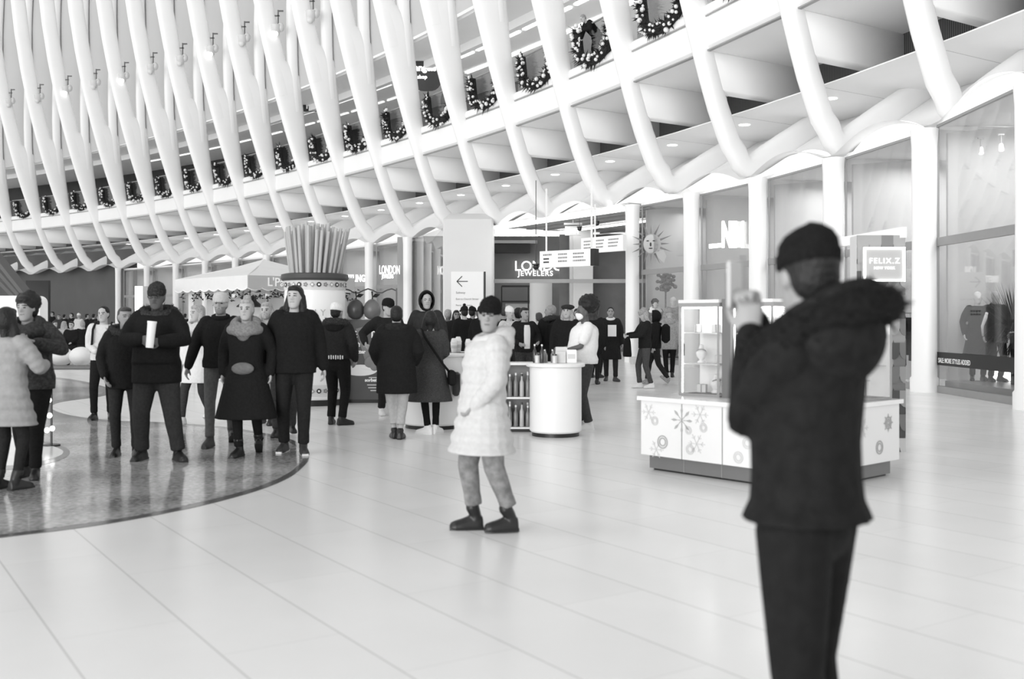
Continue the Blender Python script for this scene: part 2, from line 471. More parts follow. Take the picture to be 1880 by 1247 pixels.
# passage: ceiling, back wall, light lines
PZ = 5.35
c0, c1 = AT(1161, 35.4), AT(906, 43.5)
mb = MB(); mb.prism([c0+AX*.2, c1, c1+RX*17+AX*2, c0+RX*17], UP*PZ, UP*(PZ+.12)); struct(mb.build('ceiling', mat('slatted_ceiling',.5,.6,.3,.1,2)), 'slatted grey ceiling of the open passage')
mb = MB()
for t in (.9,1.8,2.7,3.6,4.6,5.8,7.0,8.4):
    bar(mb, c0+RX*t+UP*(PZ-.03), c1+RX*t+UP*(PZ-.03), .25, .05)
struct(mb.build('trim_4', GREYP), 'slats below the passage ceiling')
def cl_light(a, b, w, label, nseg=1):
    for q in range(nseg):
        p = a.lerp(b, (q+.03)/nseg); r = a.lerp(b, (q+.97)/nseg)
        m = MB(); bar(m, p, r, w, .06); o = m.build('linear_light', EMIT)
        tag(o, label, 'ceiling light', 'linear lights of the passage ceiling')
cl_light(c0+RX*.15+UP*(PZ-.06)+AX*.45, c1+RX*.15+UP*(PZ-.06), .5, 'bright ceiling light segment along the front edge of the passage', 7)
cl_light(c0+RX*3.2+UP*(PZ-.12), c1+RX*3.2+UP*(PZ-.12), .22, 'thin linear ceiling light running deeper in the passage', 3)
cl_light(AT(905,47,z=PZ-.1), AT(1160,47,z=PZ-.1), .2, 'thin horizontal light line across the passage ceiling', 3)
yb = 52.0
mb = MB(); mb.box(AT(960,yb,z=2.8)+Vector((-1,0,0)), (8,.2,5.6)); struct(mb.build('wall_back', MIDG), 'dark textured jewellery shop wall at the end of the passage')
mb = MB(); mb.box(AT(938,yb-.5,z=5.27), (2.6,.5,.15)); struct(mb.build('trim_5', LITG), 'pale bulkhead over the jewellery shop')
mb = MB(); mb.box(AT(940,yb-.4,z=4.95), (1.8,.5,.42)); struct(mb.build('trim_6', DARKW), 'dark band below the bulkhead')
mb = MB(); mb.box(AT(1130,46,z=2.6), (5.0,.2,5.2)); struct(mb.build('wall_back', mat('marble_dark',.14,.3,.4,.45,.5)), 'dark veined stone wall right of the jewellery shop')
mb = MB(); mb.box(AT(1070,44.5,z=2.7),(.85,.5,5.4),None,.05); mb.box(AT(1053,45,z=2.7),(.35,.4,5.4)); struct(mb.build('trim_7', LITG, smooth=30), 'pale square pier in the passage')
mb = MB(); mb.cyl(AT(993,48), .52, 3.2, 24); o = mb.build('column', SOFF, smooth=40); tag(o, 'short round white column standing below the LONDON letters of the passage', 'column')
mb = MB(); mb.box(AT(1060,43.5,z=3.05),(9,.1,.16)); struct(mb.build('trim_8', GREYP), 'grey transom line across the passage')
# door frame
mb = MB()
for px in (921,976,970): bar(mb, AT(px,yb-1.2,z=0), AT(px,yb-1.2,z=3.05), .06)
bar(mb, AT(921,yb-1.2,z=3.05), AT(976,yb-1.2,z=3.05), .09); bar(mb, AT(921,yb-1.2,z=2.3), AT(976,yb-1.2,z=2.3), .08)
struct(mb.build('door_1', BLACK), 'black metal door frame of the jewellery shop')
# vitrine with small lamps behind the door
mb = MB(); mb.box(AT(952,yb-.6,z=1.1), (1.3,.3,2.2)); struct(mb.build('wall_back', LITG), 'lit shop interior seen through the door')

# ---- upper gallery: back wall, ceiling, lights
mb = MB()
for k in ALLK[:-1]:
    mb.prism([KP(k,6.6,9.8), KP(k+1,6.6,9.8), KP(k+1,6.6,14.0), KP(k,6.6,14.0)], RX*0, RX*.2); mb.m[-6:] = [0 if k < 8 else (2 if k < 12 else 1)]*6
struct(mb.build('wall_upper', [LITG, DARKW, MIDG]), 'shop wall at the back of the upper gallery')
mb = MB(); prof(mb, [(-1.3,13.65),(6.8,13.65),(6.8,13.8),(-1.3,13.8)]); struct(mb.build('ceiling', SOFF), 'ceiling of the upper gallery')
mb = MB(); prof(mb, [(.6,13.3),(.9,13.3),(.9,13.66),(.6,13.66)]); struct(mb.build('trim_9', SOFF), 'white bulkhead in the gallery ceiling')
for k in range(-1, 18):
    for q,t in enumerate((1.6, 3.4)):
        m = MB(); bar(m, KP(k+.05,t,13.60+rz(k)), KP(k+.95,t,13.60+rz(k+1)), .18 if k < 8 else .10, .05)
        tag(m.build('linear_light', EMIT2 if k < 8 else EMITL), 'linear ceiling light above the upper gallery', 'ceiling light', 'linear lights over the upper gallery')
# skylight skin behind the upper ribs
mb = MB(); rows = []
for k in [x/2 for x in range(-4, KMAX*2+1)]:
    rows.append([KP(k, -delta(z)+.02+rearc(z)+.30, z+rz(k)) for z in (13.7,15,17,20,24,28,33,39,46)])
mb.sheet(rows)
SKIN = mat('roof_glazing_white', .52, .5, .3, .01, .4)
struct(mb.build('wall_roof', SKIN, smooth='all'), 'white glazed skin between the upper ribs')

# gallery columns, shop slats, pilasters seen between ribs
for k0, lab in ((6.55,'slatted shop front on the upper gallery right of the round shop sign'),(7.6,'slatted shop front on the upper gallery left of the round shop sign')):
    mb = MB(); mb.prism([KP(k0,6.3,9.86), KP(k0+.8,6.3,9.86), KP(k0+.8,6.3,12.7), KP(k0,6.3,12.7)], RX*0, RX*.1)
    o = mb.build('slatted_shop_front', stripes('grey_slats', .12, .45, 7.0, 'Y')); tag(o, lab, 'shop front')
# ---- railing with glass, one per bay
def railing(k):
    root = empty('glass_railing', KP(k+.5, ED+.08, 9.86+rz(k)))
    a = KP(k, ED+.08, 9.86+rz(k))+AX*.3; b = KP(k+1, ED+.08, 9.86+rz(k+1))-AX*.3
    m = MB(); m.prism([a, b, b+UP*1.22, a+UP*1.22], -RX*.01, RX*.01); g = m.build('glass_panel', RGLASS)
    m = MB(); bar(m, a+UP*1.25, b+UP*1.25, .05, .05); h = m.build('handrail', MGREY)
    reparent([g, h], root)
    tag(root, 'glass railing panel with thin metal handrail along the upper gallery', 'railing', 'glass railings between the ribs')
for k in range(-1, 21): railing(k)

# ---- wreath garlands
LEAF = mat('dark_fir_green', .022, .7, .2, .5, 30)
BALL = mat('shiny_pale_ornament', .72, .15, .7)
def wreath_parts(n_leaf, seed, n_orn):
    R = random.Random(seed); g = MB(); orn = []
    def U(t):   # t 0..1 along a U hanging from the rail, x along the rail, z down
        if t < .25: return Vector((-1.12+.12*(t/.25), 0, -.62*(t/.25)))
        if t > .75: return Vector((1.0+.12*((t-.75)/.25), 0, -.62*((1-t)/.25)))
        a = math.pi+(t-.25)/.5*math.pi
        return Vector((math.cos(a)*1.0, 0, -.62+math.sin(a)*.60))
    g.tube([U(i/24) for i in range(25)], .15, 8)
    for i in range(n_leaf):
        t = R.random(); c = U(t); d = Vector((R.gauss(0,1), -abs(R.gauss(0,1))*.8, R.gauss(0,1))).normalized()
        L = R.uniform(.16,.33); q = d.orthogonal().normalized()*R.uniform(.03,.05); r = d.cross(q)
        p = c+d*.08; g.add([p+q, p-q*.5+r*.8, p-q*.5-r*.8, p+d*L], [(0,1,3),(1,2,3),(2,0,3)])
    for i in range(n_orn):
        t = (i+R.random())/n_orn; a = R.uniform(-1.4,1.4); rr = R.choice((.035,.045,.05,.06,.06,.08))
        c = U(t)+Vector((math.sin(a)*.16*math.cos(3*t), -.17*math.cos(a)-.04, math.sin(a)*.17)); orn.append((c, rr))
    return g, orn
for k in range(-1, 21):
    a = KP(k, ED-.07, 11.0+rz(k)); b = KP(k+1, ED-.07, 11.0+rz(k+1)); d = (b-a).normalized()
    loc = (a+b)/2; ang = math.atan2(d.y, d.x)+math.pi
    side = 'white' 
    near = k <= 8
    if k <= 12:
        g, orn = wreath_parts(420 if near else 260, 40+k, 46 if near else 40)
        root = empty('wreath_garland', loc, ang); g.build('greenery', LEAF, root)
        bm_ = {}
        for c, rr in orn:
            if rr not in bm_:
                m = MB(); m.ell((0,0,0), (rr,rr,rr), None, 12, 8); o = m.build('ornament', BALL, root, 'all'); bm_[rr] = o
            else: o = bm_[rr].copy(); C.objects.link(o)
            o.location = c
    else:
        g, orn = wreath_parts(220, 40+k, 34)
        g.mi = 1
        for c, rr in orn: g.ell(c, (rr*1.1,)*3, None, 8, 6)
        root = g.build('wreath_garland', [LEAF, BALL], smooth=40); root.location = loc; root.rotation_euler = (0,0,ang)
    lab = 'U-shaped fir garland on the gallery rail left of the %s rib from the right' % ordn[max(0,k)]
    if k == -1: lab = 'U-shaped fir garland with pale ornaments cut off by the top edge, furthest right'
    if k == 2: lab = 'U-shaped fir garland directly right of the one under the leaning man'
    if k == 3: lab = 'U-shaped fir garland under the man leaning over the gallery rail'
    tag(root, lab, 'garland', 'garlands along the gallery rail')

# ---- flood lights in the rib notches
HOUS = mat('lamp_housing_light', .62, .3, .5)
def flood(k, z, lit, dw=.95):
    root = empty('flood_light', KP(k, -delta(z)+dw, z+rz(k))-AX*.25)
    m = MB(); m.box((0,0,.5),(.06,.06,.9)); m.box((.12,0,.9),(.3,.07,.07)); m.box((-.05,0,.65),(.25,.06,.06)); m.build('bracket', DGREY, root)
    m = MB(); m.cyl((-.1,-.1,-.35), .2, .5, 14, .28, .03); m.ell((.15,-.05,.05),(.18,.18,.25)); m.build('housing', HOUS, root, 40)
    m = MB(); m.ell((-.12,-.22,-.3),(.17,.1,.2)); m.build('lens', EMIT2 if lit else HOUS, root, 'all')
    return root
for k, z, lit in ((9,16.4,0),(10,16.6,1),(11,16.9,0),(12,17.1,1),(13,17.3,0),(14,17.5,0),(15,17.6,1),(16,17.8,0),(17,18,1),(18,18,0),(19,18.2,0),(20,18.2,0),(21,18.4,1),(22,18.4,0)):
    r = flood(k, z, lit)
    tag(r, 'flood light mounted in the rib notch, %s' % ('lens glowing' if lit else 'unlit pale housing'), 'flood light', 'flood lights in the rib notches '+('lit' if lit else 'unlit'))

# ================================================================= FLOOR
def floor_mat():
    m = mat('white_marble_floor', .8, .16, .38); nt = m.node_tree; b = nt.nodes['Principled BSDF']
    for n in list(nt.nodes):
        if n.type in ('TEX_NOISE','MAP_RANGE','COMBINE_COLOR'): nt.nodes.remove(n)
    tc = nt.nodes['Texture Coordinate']; mp = nt.nodes.new('ShaderNodeMapping')
    mp.inputs['Rotation'].default_value = (0,0,-TH)
    nt.links.new(tc.outputs['Object'], mp.inputs['Vector'])
    sx = nt.nodes.new('ShaderNodeSeparateXYZ'); nt.links.new(mp.outputs['Vector'], sx.inputs['Vector'])
    def M(op, a, b_=None):
        n = nt.nodes.new('ShaderNodeMath'); n.operation = op
        for i, x in enumerate((a, b_)):
            if x is None: continue
            if hasattr(x, 'is_output') : nt.links.new(x, n.inputs[i])
            else: n.inputs[i].default_value = x
        return n.outputs[0]
    SP = .579
    w = M('DIVIDE', M('SUBTRACT', sx.outputs['X'], .905), SP)          # lateral
    fw = M('FRACT', w); cell = M('FLOOR', w)
    e = M('MINIMUM', fw, M('SUBTRACT', 1.0, fw)); l1 = M('LESS_THAN', e, .0075)
    l = M('ADD', M('DIVIDE', sx.outputs['Y'], 1.75), M('MULTIPLY', cell, .37)); fl = M('FRACT', l)
    e2 = M('MINIMUM', fl, M('SUBTRACT', 1.0, fl)); l2 = M('MULTIPLY', M('LESS_THAN', e2, .0016), .45)
    line = M('MAXIMUM', l1, l2)
    wn = nt.nodes.new('ShaderNodeTexWhiteNoise'); wn.noise_dimensions = '2D'
    cb = nt.nodes.new('ShaderNodeCombineXYZ'); nt.links.new(cell, cb.inputs[0]); nt.links.new(M('FLOOR', l), cb.inputs[1]); nt.links.new(cb.outputs[0], wn.inputs['Vector'])
    nz = nt.nodes.new('ShaderNodeTexNoise'); nz.inputs['Scale'].default_value = 1.3; nz.inputs['Detail'].default_value = 6; nt.links.new(mp.outputs['Vector'], nz.inputs['Vector'])
    v = M('ADD', M('ADD', .76, M('MULTIPLY', wn.outputs['Value'], .03)), M('MULTIPLY', M('SUBTRACT', nz.outputs['Fac'], .5), .08))
    v = M('MULTIPLY', v, M('SUBTRACT', 1.0, M('MULTIPLY', line, .33)))
    cc = nt.nodes.new('ShaderNodeCombineColor')
    for i in range(3): nt.links.new(v, cc.inputs[i])
    nt.links.new(cc.outputs[0], b.inputs['Base Color'])
    rr = M('ADD', .22, M('MULTIPLY', nz.outputs['Fac'], .03)); nt.links.new(rr, b.inputs['Roughness'])
    return m
FLOORM = floor_mat()
mb = MB(); mb.add([(-160,-4,0),(60,-4,0),(60,150,0),(-160,150,0)], [(0,1,2,3)])
struct(mb.build('floor', FLOORM), 'white marble concourse floor')
def terrazzo():
    m = mat('grey_terrazzo', .3, .12, .5); nt = m.node_tree; b = nt.nodes['Principled BSDF']
    tc = nt.nodes['Texture Coordinate']
    n1 = nt.nodes.new('ShaderNodeTexNoise'); n1.inputs['Scale'].default_value = 22; n1.inputs['Detail'].default_value = 5
    n2 = nt.nodes.new('ShaderNodeTexNoise'); n2.inputs['Scale'].default_value = 1.1; n2.inputs['Detail'].default_value = 5
    for n in (n1,n2): nt.links.new(tc.outputs['Object'], n.inputs['Vector'])
    ad = nt.nodes.new('ShaderNodeMath'); nt.links.new(n1.outputs['Fac'], ad.inputs[0]); nt.links.new(n2.outputs['Fac'], ad.inputs[1])
    r = nt.nodes.new('ShaderNodeMapRange'); r.inputs['From Min'].default_value = .75; r.inputs['From Max'].default_value = 1.25
    r.inputs['To Min'].default_value = .16; r.inputs['To Max'].default_value = .56
    nt.links.new(ad.outputs[0], r.inputs['Value']); nt.links.new(r.outputs[0], b.inputs['Base Color']); return m
TERR = terrazzo(); RIM = mat('dark_terrazzo_border', .12, .15, .5)
def catmull(P, n=6, close=True):
    out = []; N = len(P)
    for i in range(N if close else N-1):
        p0,p1,p2,p3 = (P[(i-1)%N],P[i],P[(i+1)%N],P[(i+2)%N]) if close else (P[max(i-1,0)],P[i],P[i+1],P[min(i+2,N-1)])
        for j in range(n):
            t = j/n; out.append(.5*((2*p1)+(-p0+p2)*t+(2*p0-5*p1+4*p2-p3)*t*t+(-p0+3*p1-3*p2+p3)*t**3))
    return out
def inlay(name, pts, m, z, label, close=True):
    P = [Vector(G(*p)) for p in pts]; Q = catmull(P, 6)
    mb = MB(); mb.prism([q+UP*0 for q in Q], UP*.0005, UP*z); return struct(mb.build(name, m), label)
outer = [(-420,1030),(-200,1012),(0,988),(100,976),(200,962),(300,944),(400,922),(480,899),(530,878),(556,858),(567,842),(560,822),(530,806),(470,793),(400,783),(300,776),(200,772),(130,763),(98,753),(97,744),(120,737),(180,729),(204,722),(196,712),(140,698),(60,690),(-40,690),(-420,720)]
inlay('floor', outer, RIM, .004, 'dark border of the curved terrazzo field')
inner = [(-420,1024),(-200,1006),(0,982),(100,970),(200,956),(300,938),(400,915),(480,892),(526,871),(548,855),(556,843),(548,825),(522,810),(468,797),(400,787),(300,780),(200,776),(120,767),(84,755),(84,743),(112,735),(170,727),(190,721),(184,713),(134,701),(60,694),(-40,694),(-420,724)]
inlay('floor', inner, TERR, .006, 'mottled grey terrazzo field in the white floor')
inlay('floor', [(20,800),(60,808),(98,815),(122,824),(128,832),(122,840),(98,850),(50,860),(0,862),(-60,840),(-40,808)], RIM, .008, 'dark border of a small curved white inlay')
inlay('floor', [(20,805),(60,812),(92,819),(112,827),(116,832),(110,838),(90,845),(50,853),(0,855),(-50,838),(-30,812)], mat('white_inlay',.78,.14,.5,.03,2), .010, 'small curved white inlay within the terrazzo')
# ================================================================= PEOPLE
SKIN_L = mat('skin_light', .43, .55, .3, .04, 20); SKIN_M = mat('skin_medium', .30, .55, .3, .04, 20); SKIN_D = mat('skin_dark', .10, .5, .35, .06, 20)
EYEM = mat('eye_dark', .03, .3, .5); LIPM = {}
def cloth(v, bump=.4, sc_=40, var=.15): return mat('cloth_%03d_%d' % (int(v*1000), sc_), v, .85, .1, var, sc_, bump=bump)
HAIRS = {'black': mat('hair_black', .012, .5, .3, .3, 60, bump=.5), 'brown': mat('hair_brown', .05, .5, .3, .3, 60, bump=.5), 'blond': mat('hair_blond', .34, .5, .3, .3, 50, bump=.5), 'grey': mat('hair_grey', .25, .6, .3, .2, 50)}
def rotZ(a): return Matrix.Rotation(a, 3, 'Z')
def ik(a, b, l1, l2, pole):
    a = Vector(a); b = Vector(b); d = b-a; L = d.length; mx = (l1+l2)*.995
    if L > mx: b = a+d*(mx/L); d = b-a; L = mx
    x = (l1*l1-l2*l2+L*L)/(2*L); h = math.sqrt(max(0, l1*l1-x*x)); n = d.normalized(); p = Vector(pole); p = (p-n*p.dot(n)).normalized()
    return a+n*x+p*h, b
class Fig: pass
def skeleton(o):
    """o: dict of pose options; local frame: faces -Y, +X is the person's left hand side, 1.75 m tall"""
    s = Fig(); dz = o.get('pelvis', .94)-.94; lean = math.radians(o.get('lean', 0)); side = math.radians(o.get('side', 0)); tw = math.radians(o.get('twist', 0))
    P0 = Vector((o.get('sway', 0), o.get('back', 0), .94+dz))
    Ru = Matrix.Rotation(side, 3, 'Y') @ Matrix.Rotation(lean, 3, 'X') @ rotZ(tw)
    s.U = lambda p: P0+Ru@(Vector(p)-Vector((0,0,.94)))
    s.Ru = Ru; s.P0 = P0
    s.sh = {q: s.U((q*o.get('shw',.185), .01, 1.425)) for q in (1,-1)}
    s.neck = s.U((0,.02,1.47)); 
    hy = math.radians(o.get('hy', 0)); hp = math.radians(o.get('hp', 0)); hr = math.radians(o.get('hr', 0))
    s.Rh = Ru @ rotZ(hy) @ Matrix.Rotation(hp, 3, 'X') @ Matrix.Rotation(hr, 3, 'Y')
    s.hb = s.U((0,.0,1.53)); s.H = lambda p: s.hb+s.Rh@Vector(p)     # head-local: origin at top of neck, head centre at z .105
    s.arm = {}
    for q, key in ((1,'la'),(-1,'ra')):
        tgt = o.get(key, (q*.27, -.03, .90)); pole = o.get(key+'p', (q*.6, .9, -.3))
        w = s.U(tgt) if not o.get('handworld') else Vector(tgt)
        e, w = ik(s.sh[q], w, .285, .255, s.Ru@Vector(pole)); s.arm[q] = (s.sh[q], e, w)
    s.leg = {}
    for q, key in ((1,'lf'),(-1,'rf')):
        f = o.get(key, (q*.10, 0, 0)); toe = math.radians(o.get(key+'t', q*12)); fz = f[2] if len(f) > 2 else 0
        hip = P0+rotZ(tw*.3)@Vector((q*.095, 0, -.02)); ank = Vector((f[0], f[1], .09+fz))
        kn, ank = ik(hip, ank, .43, .42, o.get('kp', (q*.12, -1, 0)))
        s.leg[q] = (hip, kn, ank, toe, math.radians(o.get(key+'p', 0)))
    return s
HEADR = [(-.122,.026,.026,-.052),(-.112,.042,.040,-.042),(-.09,.054,.056,-.030),(-.06,.062,.070,-.018),(-.025,.070,.082,-.008),(.01,.0755,.092,.0),(.04,.0775,.097,.006),(.07,.073,.092,.010),(.095,.058,.075,.012),(.112,.036,.048,.012),(.119,.012,.018,.012)]
def add_head(mb, s, beard=0):
    R = []
    for z, rx, ry, yo in HEADR:
        R.append([s.H((rx*math.cos(a), yo+ry*math.sin(a), .105+z)) for a in [2*math.pi*j/20 for j in range(20)]])
    mb.rings(R)
    mb.capsule([s.H((0,-.088,.115)), s.H((0,-.104,.088))], [.008,.013], 8)
    mb.ell(s.H((0,-.098,.082)), (.017,.012,.010), s.Rh); mb.ell(s.H((0,-.082,.131)), (.05,.014,.010), s.Rh)
    mb.ell(s.H((0,-.079,.047)), (.024,.014,.011), s.Rh)
    for q in (1,-1): mb.ell(s.H((q*.077,.006,.098)), (.010,.018,.030), s.Rh)
    mb.capsule([s.U((0,.025,1.42)), s.U((0,.018,1.50)), s.H((0,.012,.03))], [.075,.058,.056])
def hand(mb, w, d, pn, q, curl=.35, k=1.0):
    """palm from wrist w along d, palm normal pn, q=+1 left / -1 right"""
    d = Vector(d).normalized(); pn = Vector(pn); pn = (pn-d*pn.dot(d)).normalized(); sd = d.cross(pn)*q   # sd: towards the thumb
    w = Vector(w); R = []
    for t, wd, th in ((-.01,.052,.036),(.02,.062,.032),(.06,.078,.030),(.088,.076,.024)):
        c = w+d*t*k
        R.append([c+(sd*math.cos(a)*wd/2+pn*math.sin(a)*th/2)*k for a in [2*math.pi*j/12 for j in range(12)]])
    mb.rings(R)
    for i,(off,L) in enumerate(((.029,.072),(.010,.082),(-.010,.076),(-.029,.058))):
        p = w+(d*.084+sd*off)*k; a = 0; pts = [p]; c = curl*(1+.12*i)
        for sgl in (.42,.32,.26):
            a += c; dd = d*math.cos(a)+pn*math.sin(a)+sd*off*1.6; p = p+dd.normalized()*L*sgl*k; pts.append(p)
        mb.capsule(pts, [.0092*k,.0088*k,.0082*k,.0075*k], 8)
    p0 = w+(d*.022+sd*.028)*k; p1 = p0+(d*.030+sd*.026+pn*.012)*k; p2 = p1+(d*.030+sd*.010+pn*.014)*k
    mb.capsule([p0,p1,p2], [.0135*k,.0115*k,.009*k], 8)
def garment(mb, s, rings_, n=20, pw=2.3):
    R = []
    for z, rx, ry, yo in rings_:
        R.append([s.U((math.copysign(abs(math.cos(a))**(2/pw), math.cos(a))*rx, yo+math.copysign(abs(math.sin(a))**(2/pw), math.sin(a))*ry, z)) for a in [2*math.pi*j/n for j in range(n)]])
    mb.rings(R)
def low_garment(mb, s, rings_, n=20):
    """skirt part hanging vertically from the pelvis"""
    R = []
    for z, rx, ry, yo in rings_:
        t = min(1, max(0, (.94-z)/.5)); c = (s.leg[1][1]+s.leg[-1][1])*.5
        cx = s.P0.x*(1-t)+c.x*t; cy = s.P0.y*(1-t)+c.y*t
        zz = z+(s.P0.z-.94)
        R.append([Vector((cx+math.cos(a)*rx, cy+yo+math.sin(a)*ry, zz)) for a in [2*math.pi*j/n for j in range(n)]])
    mb.rings(R)
def person(px, fy, label, o, group=None, loc=None, h=1.75):
    """px, fy: where the feet stand in the frame"""
    p = G(px, fy) if loc is None else Vector(loc)
    yaw = math.radians(o.get('yaw', 0)); k = h/1.75
    root = empty('person', p, yaw, k); tag(root, label, 'person', group)
    s = skeleton(o); lod = o.get('lod', 1); V = {0:.0075, 1:.011, 2:.017, 3:.026}[lod]
    skin = {'l':SKIN_L,'m':SKIN_M,'d':SKIN_D}[o.get('skin','l')]
    # ---- body: one continuous surface
    mb = MB(); add_head(mb, s)
    garment(mb, s, [(.86,.10,.07,0),(.92,.135,.095,0),(1.02,.12,.085,0),(1.12,.115,.08,0),(1.27,.14,.09,0),(1.38,.15,.085,.01),(1.44,.11,.065,.015),(1.47,.06,.05,.02)], 16, 2)
    for q in (1,-1):
        a, e, w = s.arm[q]
        mb.capsule([a, (a+e)/2, e], [.048,.042,.036], 10); mb.capsule([e, (e+w)/2, w], [.037,.034,.024], 10)
        hd = o.get('lhd' if q > 0 else 'rhd'); pn = o.get('lhn' if q > 0 else 'rhn')
        d = (w-e).normalized() if hd is None else s.Ru@Vector(hd)
        n = Vector((-q*1.0, -.25, 0)) if pn is None else s.Ru@Vector(pn)
        if lod < 3: hand(mb, w, d, n, q, o.get('lcurl' if q > 0 else 'rcurl', .38), 1.05)
        else: mb.capsule([w, w+d*.1], [.035,.03], 8)
        hip, kn, an, toe, pit = s.leg[q]
        mb.capsule([hip, (hip+kn)/2, kn], [.078,.068,.048], 10); mb.capsule([kn, kn.lerp(an,.35), an], [.048,.047,.032], 10)
        mb.capsule([an, an+rotZ(toe)@Vector((0,-.05,-.045))], [.032,.022], 8)
    brow = o.get('brow', 1); beard = o.get('beard', 0); Hi = s.Rh.transposed()
    def pick(c):
        M = np.array(Hi); q = (c-np.array(s.hb))@M.T; x, y, z = q[:,0], q[:,1], q[:,2]-.105; r = np.zeros(len(c))
        face = (y < -.03)
        r[face & (((np.abs(x)-.030)/.014)**2+((z-.008)/.0065)**2 < 1)] = 1
        if brow: r[face & (np.abs(np.abs(x)-.032) < .019) & (np.abs(z-.030+np.abs(np.abs(x)-.032)*.25) < .0045)] = 1
        r[face & ((x/.024)**2+((z+.057)/.0065)**2 < 1)] = 2
        if beard: r[(z < -.035) & (z > -.125) & (y < .02) & ((np.abs(x) > .028)|(z < -.07)|(z>-.05)&(z<-.03)) & ~((np.abs(x)<.022)&(z>-.068)) & (y>-.2) & (np.abs(x)<.08)] = 3
        return r
    lip = mat('lips_'+o.get('skin','l'), {'l':.26,'m':.15,'d':.055}[o.get('skin','l')], .5)
    body = mb.remesh('body', [skin, EYEM, lip, HAIRS.get(o.get('hair') if o.get('hair') in HAIRS else 'black')], root, V, 1, pick, .4)
    # ---- trousers
    tm = o.get('trouser', cloth(.02)); wd = o.get('tw', 1.0)
    mb = MB(); tv = V*1.4
    P = s.P0
    mb.capsule([P+Vector((-.06,0,.02)), P+Vector((.06,0,.02))], [.106,.106], 14); mb.capsule([P+Vector((-.055,.01,-.06)), P+Vector((.055,.01,-.06))], [.104,.104], 14)
    for q in (1,-1):
        hip, kn, an, toe, pit = s.leg[q]
        cuff = an+Vector((0,0,.02 if not o.get('crop') else .10))
        flare = o.get('flare', 0)
        mb.capsule([hip+Vector((0,0,-.02)), hip.lerp(kn,.4), kn], [.103*wd,.092*wd,.070*wd], 14)
        mb.tube([kn+Vector((0,0,.03)), kn, kn.lerp(cuff,.35), kn.lerp(cuff,.8), cuff], [.066*wd,.070*wd,.066*wd,(.055+flare*.7)*wd,(.056+flare)*wd], 14)
        for j in range(3):   # creases at the knee and the ankle
            c = kn.lerp(cuff, .78+.08*j); mb.tube([c+Vector((0,0,-.008)), c+Vector((0,0,.008))], [(.060+flare)*wd]*2, 14)
    mb.remesh('trousers', tm, root, tv, 2)
    # ---- shoes
    sm = o.get('shoe', BLACK); boot = o.get('boot', 0); big = o.get('shoebig', 1)
    for q in (1,-1):
        hip, kn, an, toe, pit = s.leg[q]
        M = rotZ(toe) @ Matrix.Rotation(pit, 3, 'X'); A = lambda v: an+M@Vector(v)
        mb = MB(); R = []
        for y, wd_, hgt in ((.075,.050,.06),(.07,.070,.095),(.03,.078,.12),(-.03,.082,.105),(-.09,.090,.080),(-.14,.088,.066),(-.172,.066,.054),(-.185,.035,.035)):
            R.append([A((x*wd_/2*big, y, -.088+zz*hgt)) for x, zz in ((-1,0),(1,0),(1.08,.25),(.95,.6),(.5,1),(-.5,1),(-.95,.6),(-1.08,.25))])
        mb.rings(R)
        mb.capsule([A((0,.02,-.02)), A((0,.015,.02)), an.lerp(kn, .06+boot*.25)], [.045,.044,.047+boot*.012], 12)
        so = mb.remesh('shoe', sm, root, max(V*.9,.009), 1)
        if boot or o.get('sole') is not None:
            mb = MB(); 
            mb.prism([A((x*big,y,0)) for x,y in ((-.036,.078),(.036,.078),(.044,-.06),(.044,-.13),(.03,-.185),(-.03,-.185),(-.044,-.13),(-.044,-.06))], M@Vector((0,0,-.092)), M@Vector((0,0,-.066)))
            mb.build('sole', o.get('sole', BLACK), so)
    # ---- top garment
    tp = o.get('top', 'jacket'); cm_ = o.get('coat', cloth(.015)); b = o.get('bulk', 1.0); hem = o.get('hem', .88); fl = o.get('flr', .0); depth = o.get('depth', 1.0)
    mb = MB(); pf = o.get('puff', 0); belly = o.get('belly', 0)
    Z = [(1.475,.075,.062,.02),(1.46,.115,.078,.02),(1.435,.165,.098,.018),(1.40,.198,.115,.012),(1.34,.192,.126,.005),(1.25,.180,.128,-.005),(1.15,.170,.122,-.005-belly*.3),(1.05,.172,.122,-.002-belly),(.98,.182,.126,0-belly*.5)]
    rr = []
    for z, rx, ry, yo in Z: 
        m_ = 1+pf*(.5+.5*math.cos(z*2*math.pi/.085))*.9 if z < 1.4 else 1
        rr.append((z, rx*b*m_, ry*b*depth*m_+belly*.6*(z<1.2), yo))
    if pf:
        rr = []
        zz = 1.475
        while zz > .96:
            for i in range(len(Z)-1):
                if Z[i][0] >= zz >= Z[i+1][0]:
                    t = (Z[i][0]-zz)/(Z[i][0]-Z[i+1][0]); v = [Z[i][j]*(1-t)+Z[i+1][j]*t for j in range(4)]
            m_ = 1+pf*(abs(math.sin(zz*math.pi/.11))-.5) if zz < 1.40 else 1
            rr.append((zz, v[1]*b*m_, v[2]*b*depth*m_, v[3])); zz -= .0185
        rr.append((.96,.188*b,.126*b*depth,0))
    garment(mb, s, rr)
    lo = []
    zz = .99
    while zz > hem:
        t = (.99-zz)/.5; m_ = 1+pf*(abs(math.sin(zz*math.pi/.11))-.5) if pf else 1
        lo.append((zz, (.186*b+fl*t)*m_, (.126*b*depth+fl*.8*t)*m_, .0)); zz -= .0185 if pf else .04
    t = (.99-hem)/.5; lo.append((hem, .186*b+fl*t, .126*b*depth+fl*.8*t, 0))
    low_garment(mb, s, lo)
    sl = o.get('sleeve', 1.0); sb = o.get('sbulk', b)
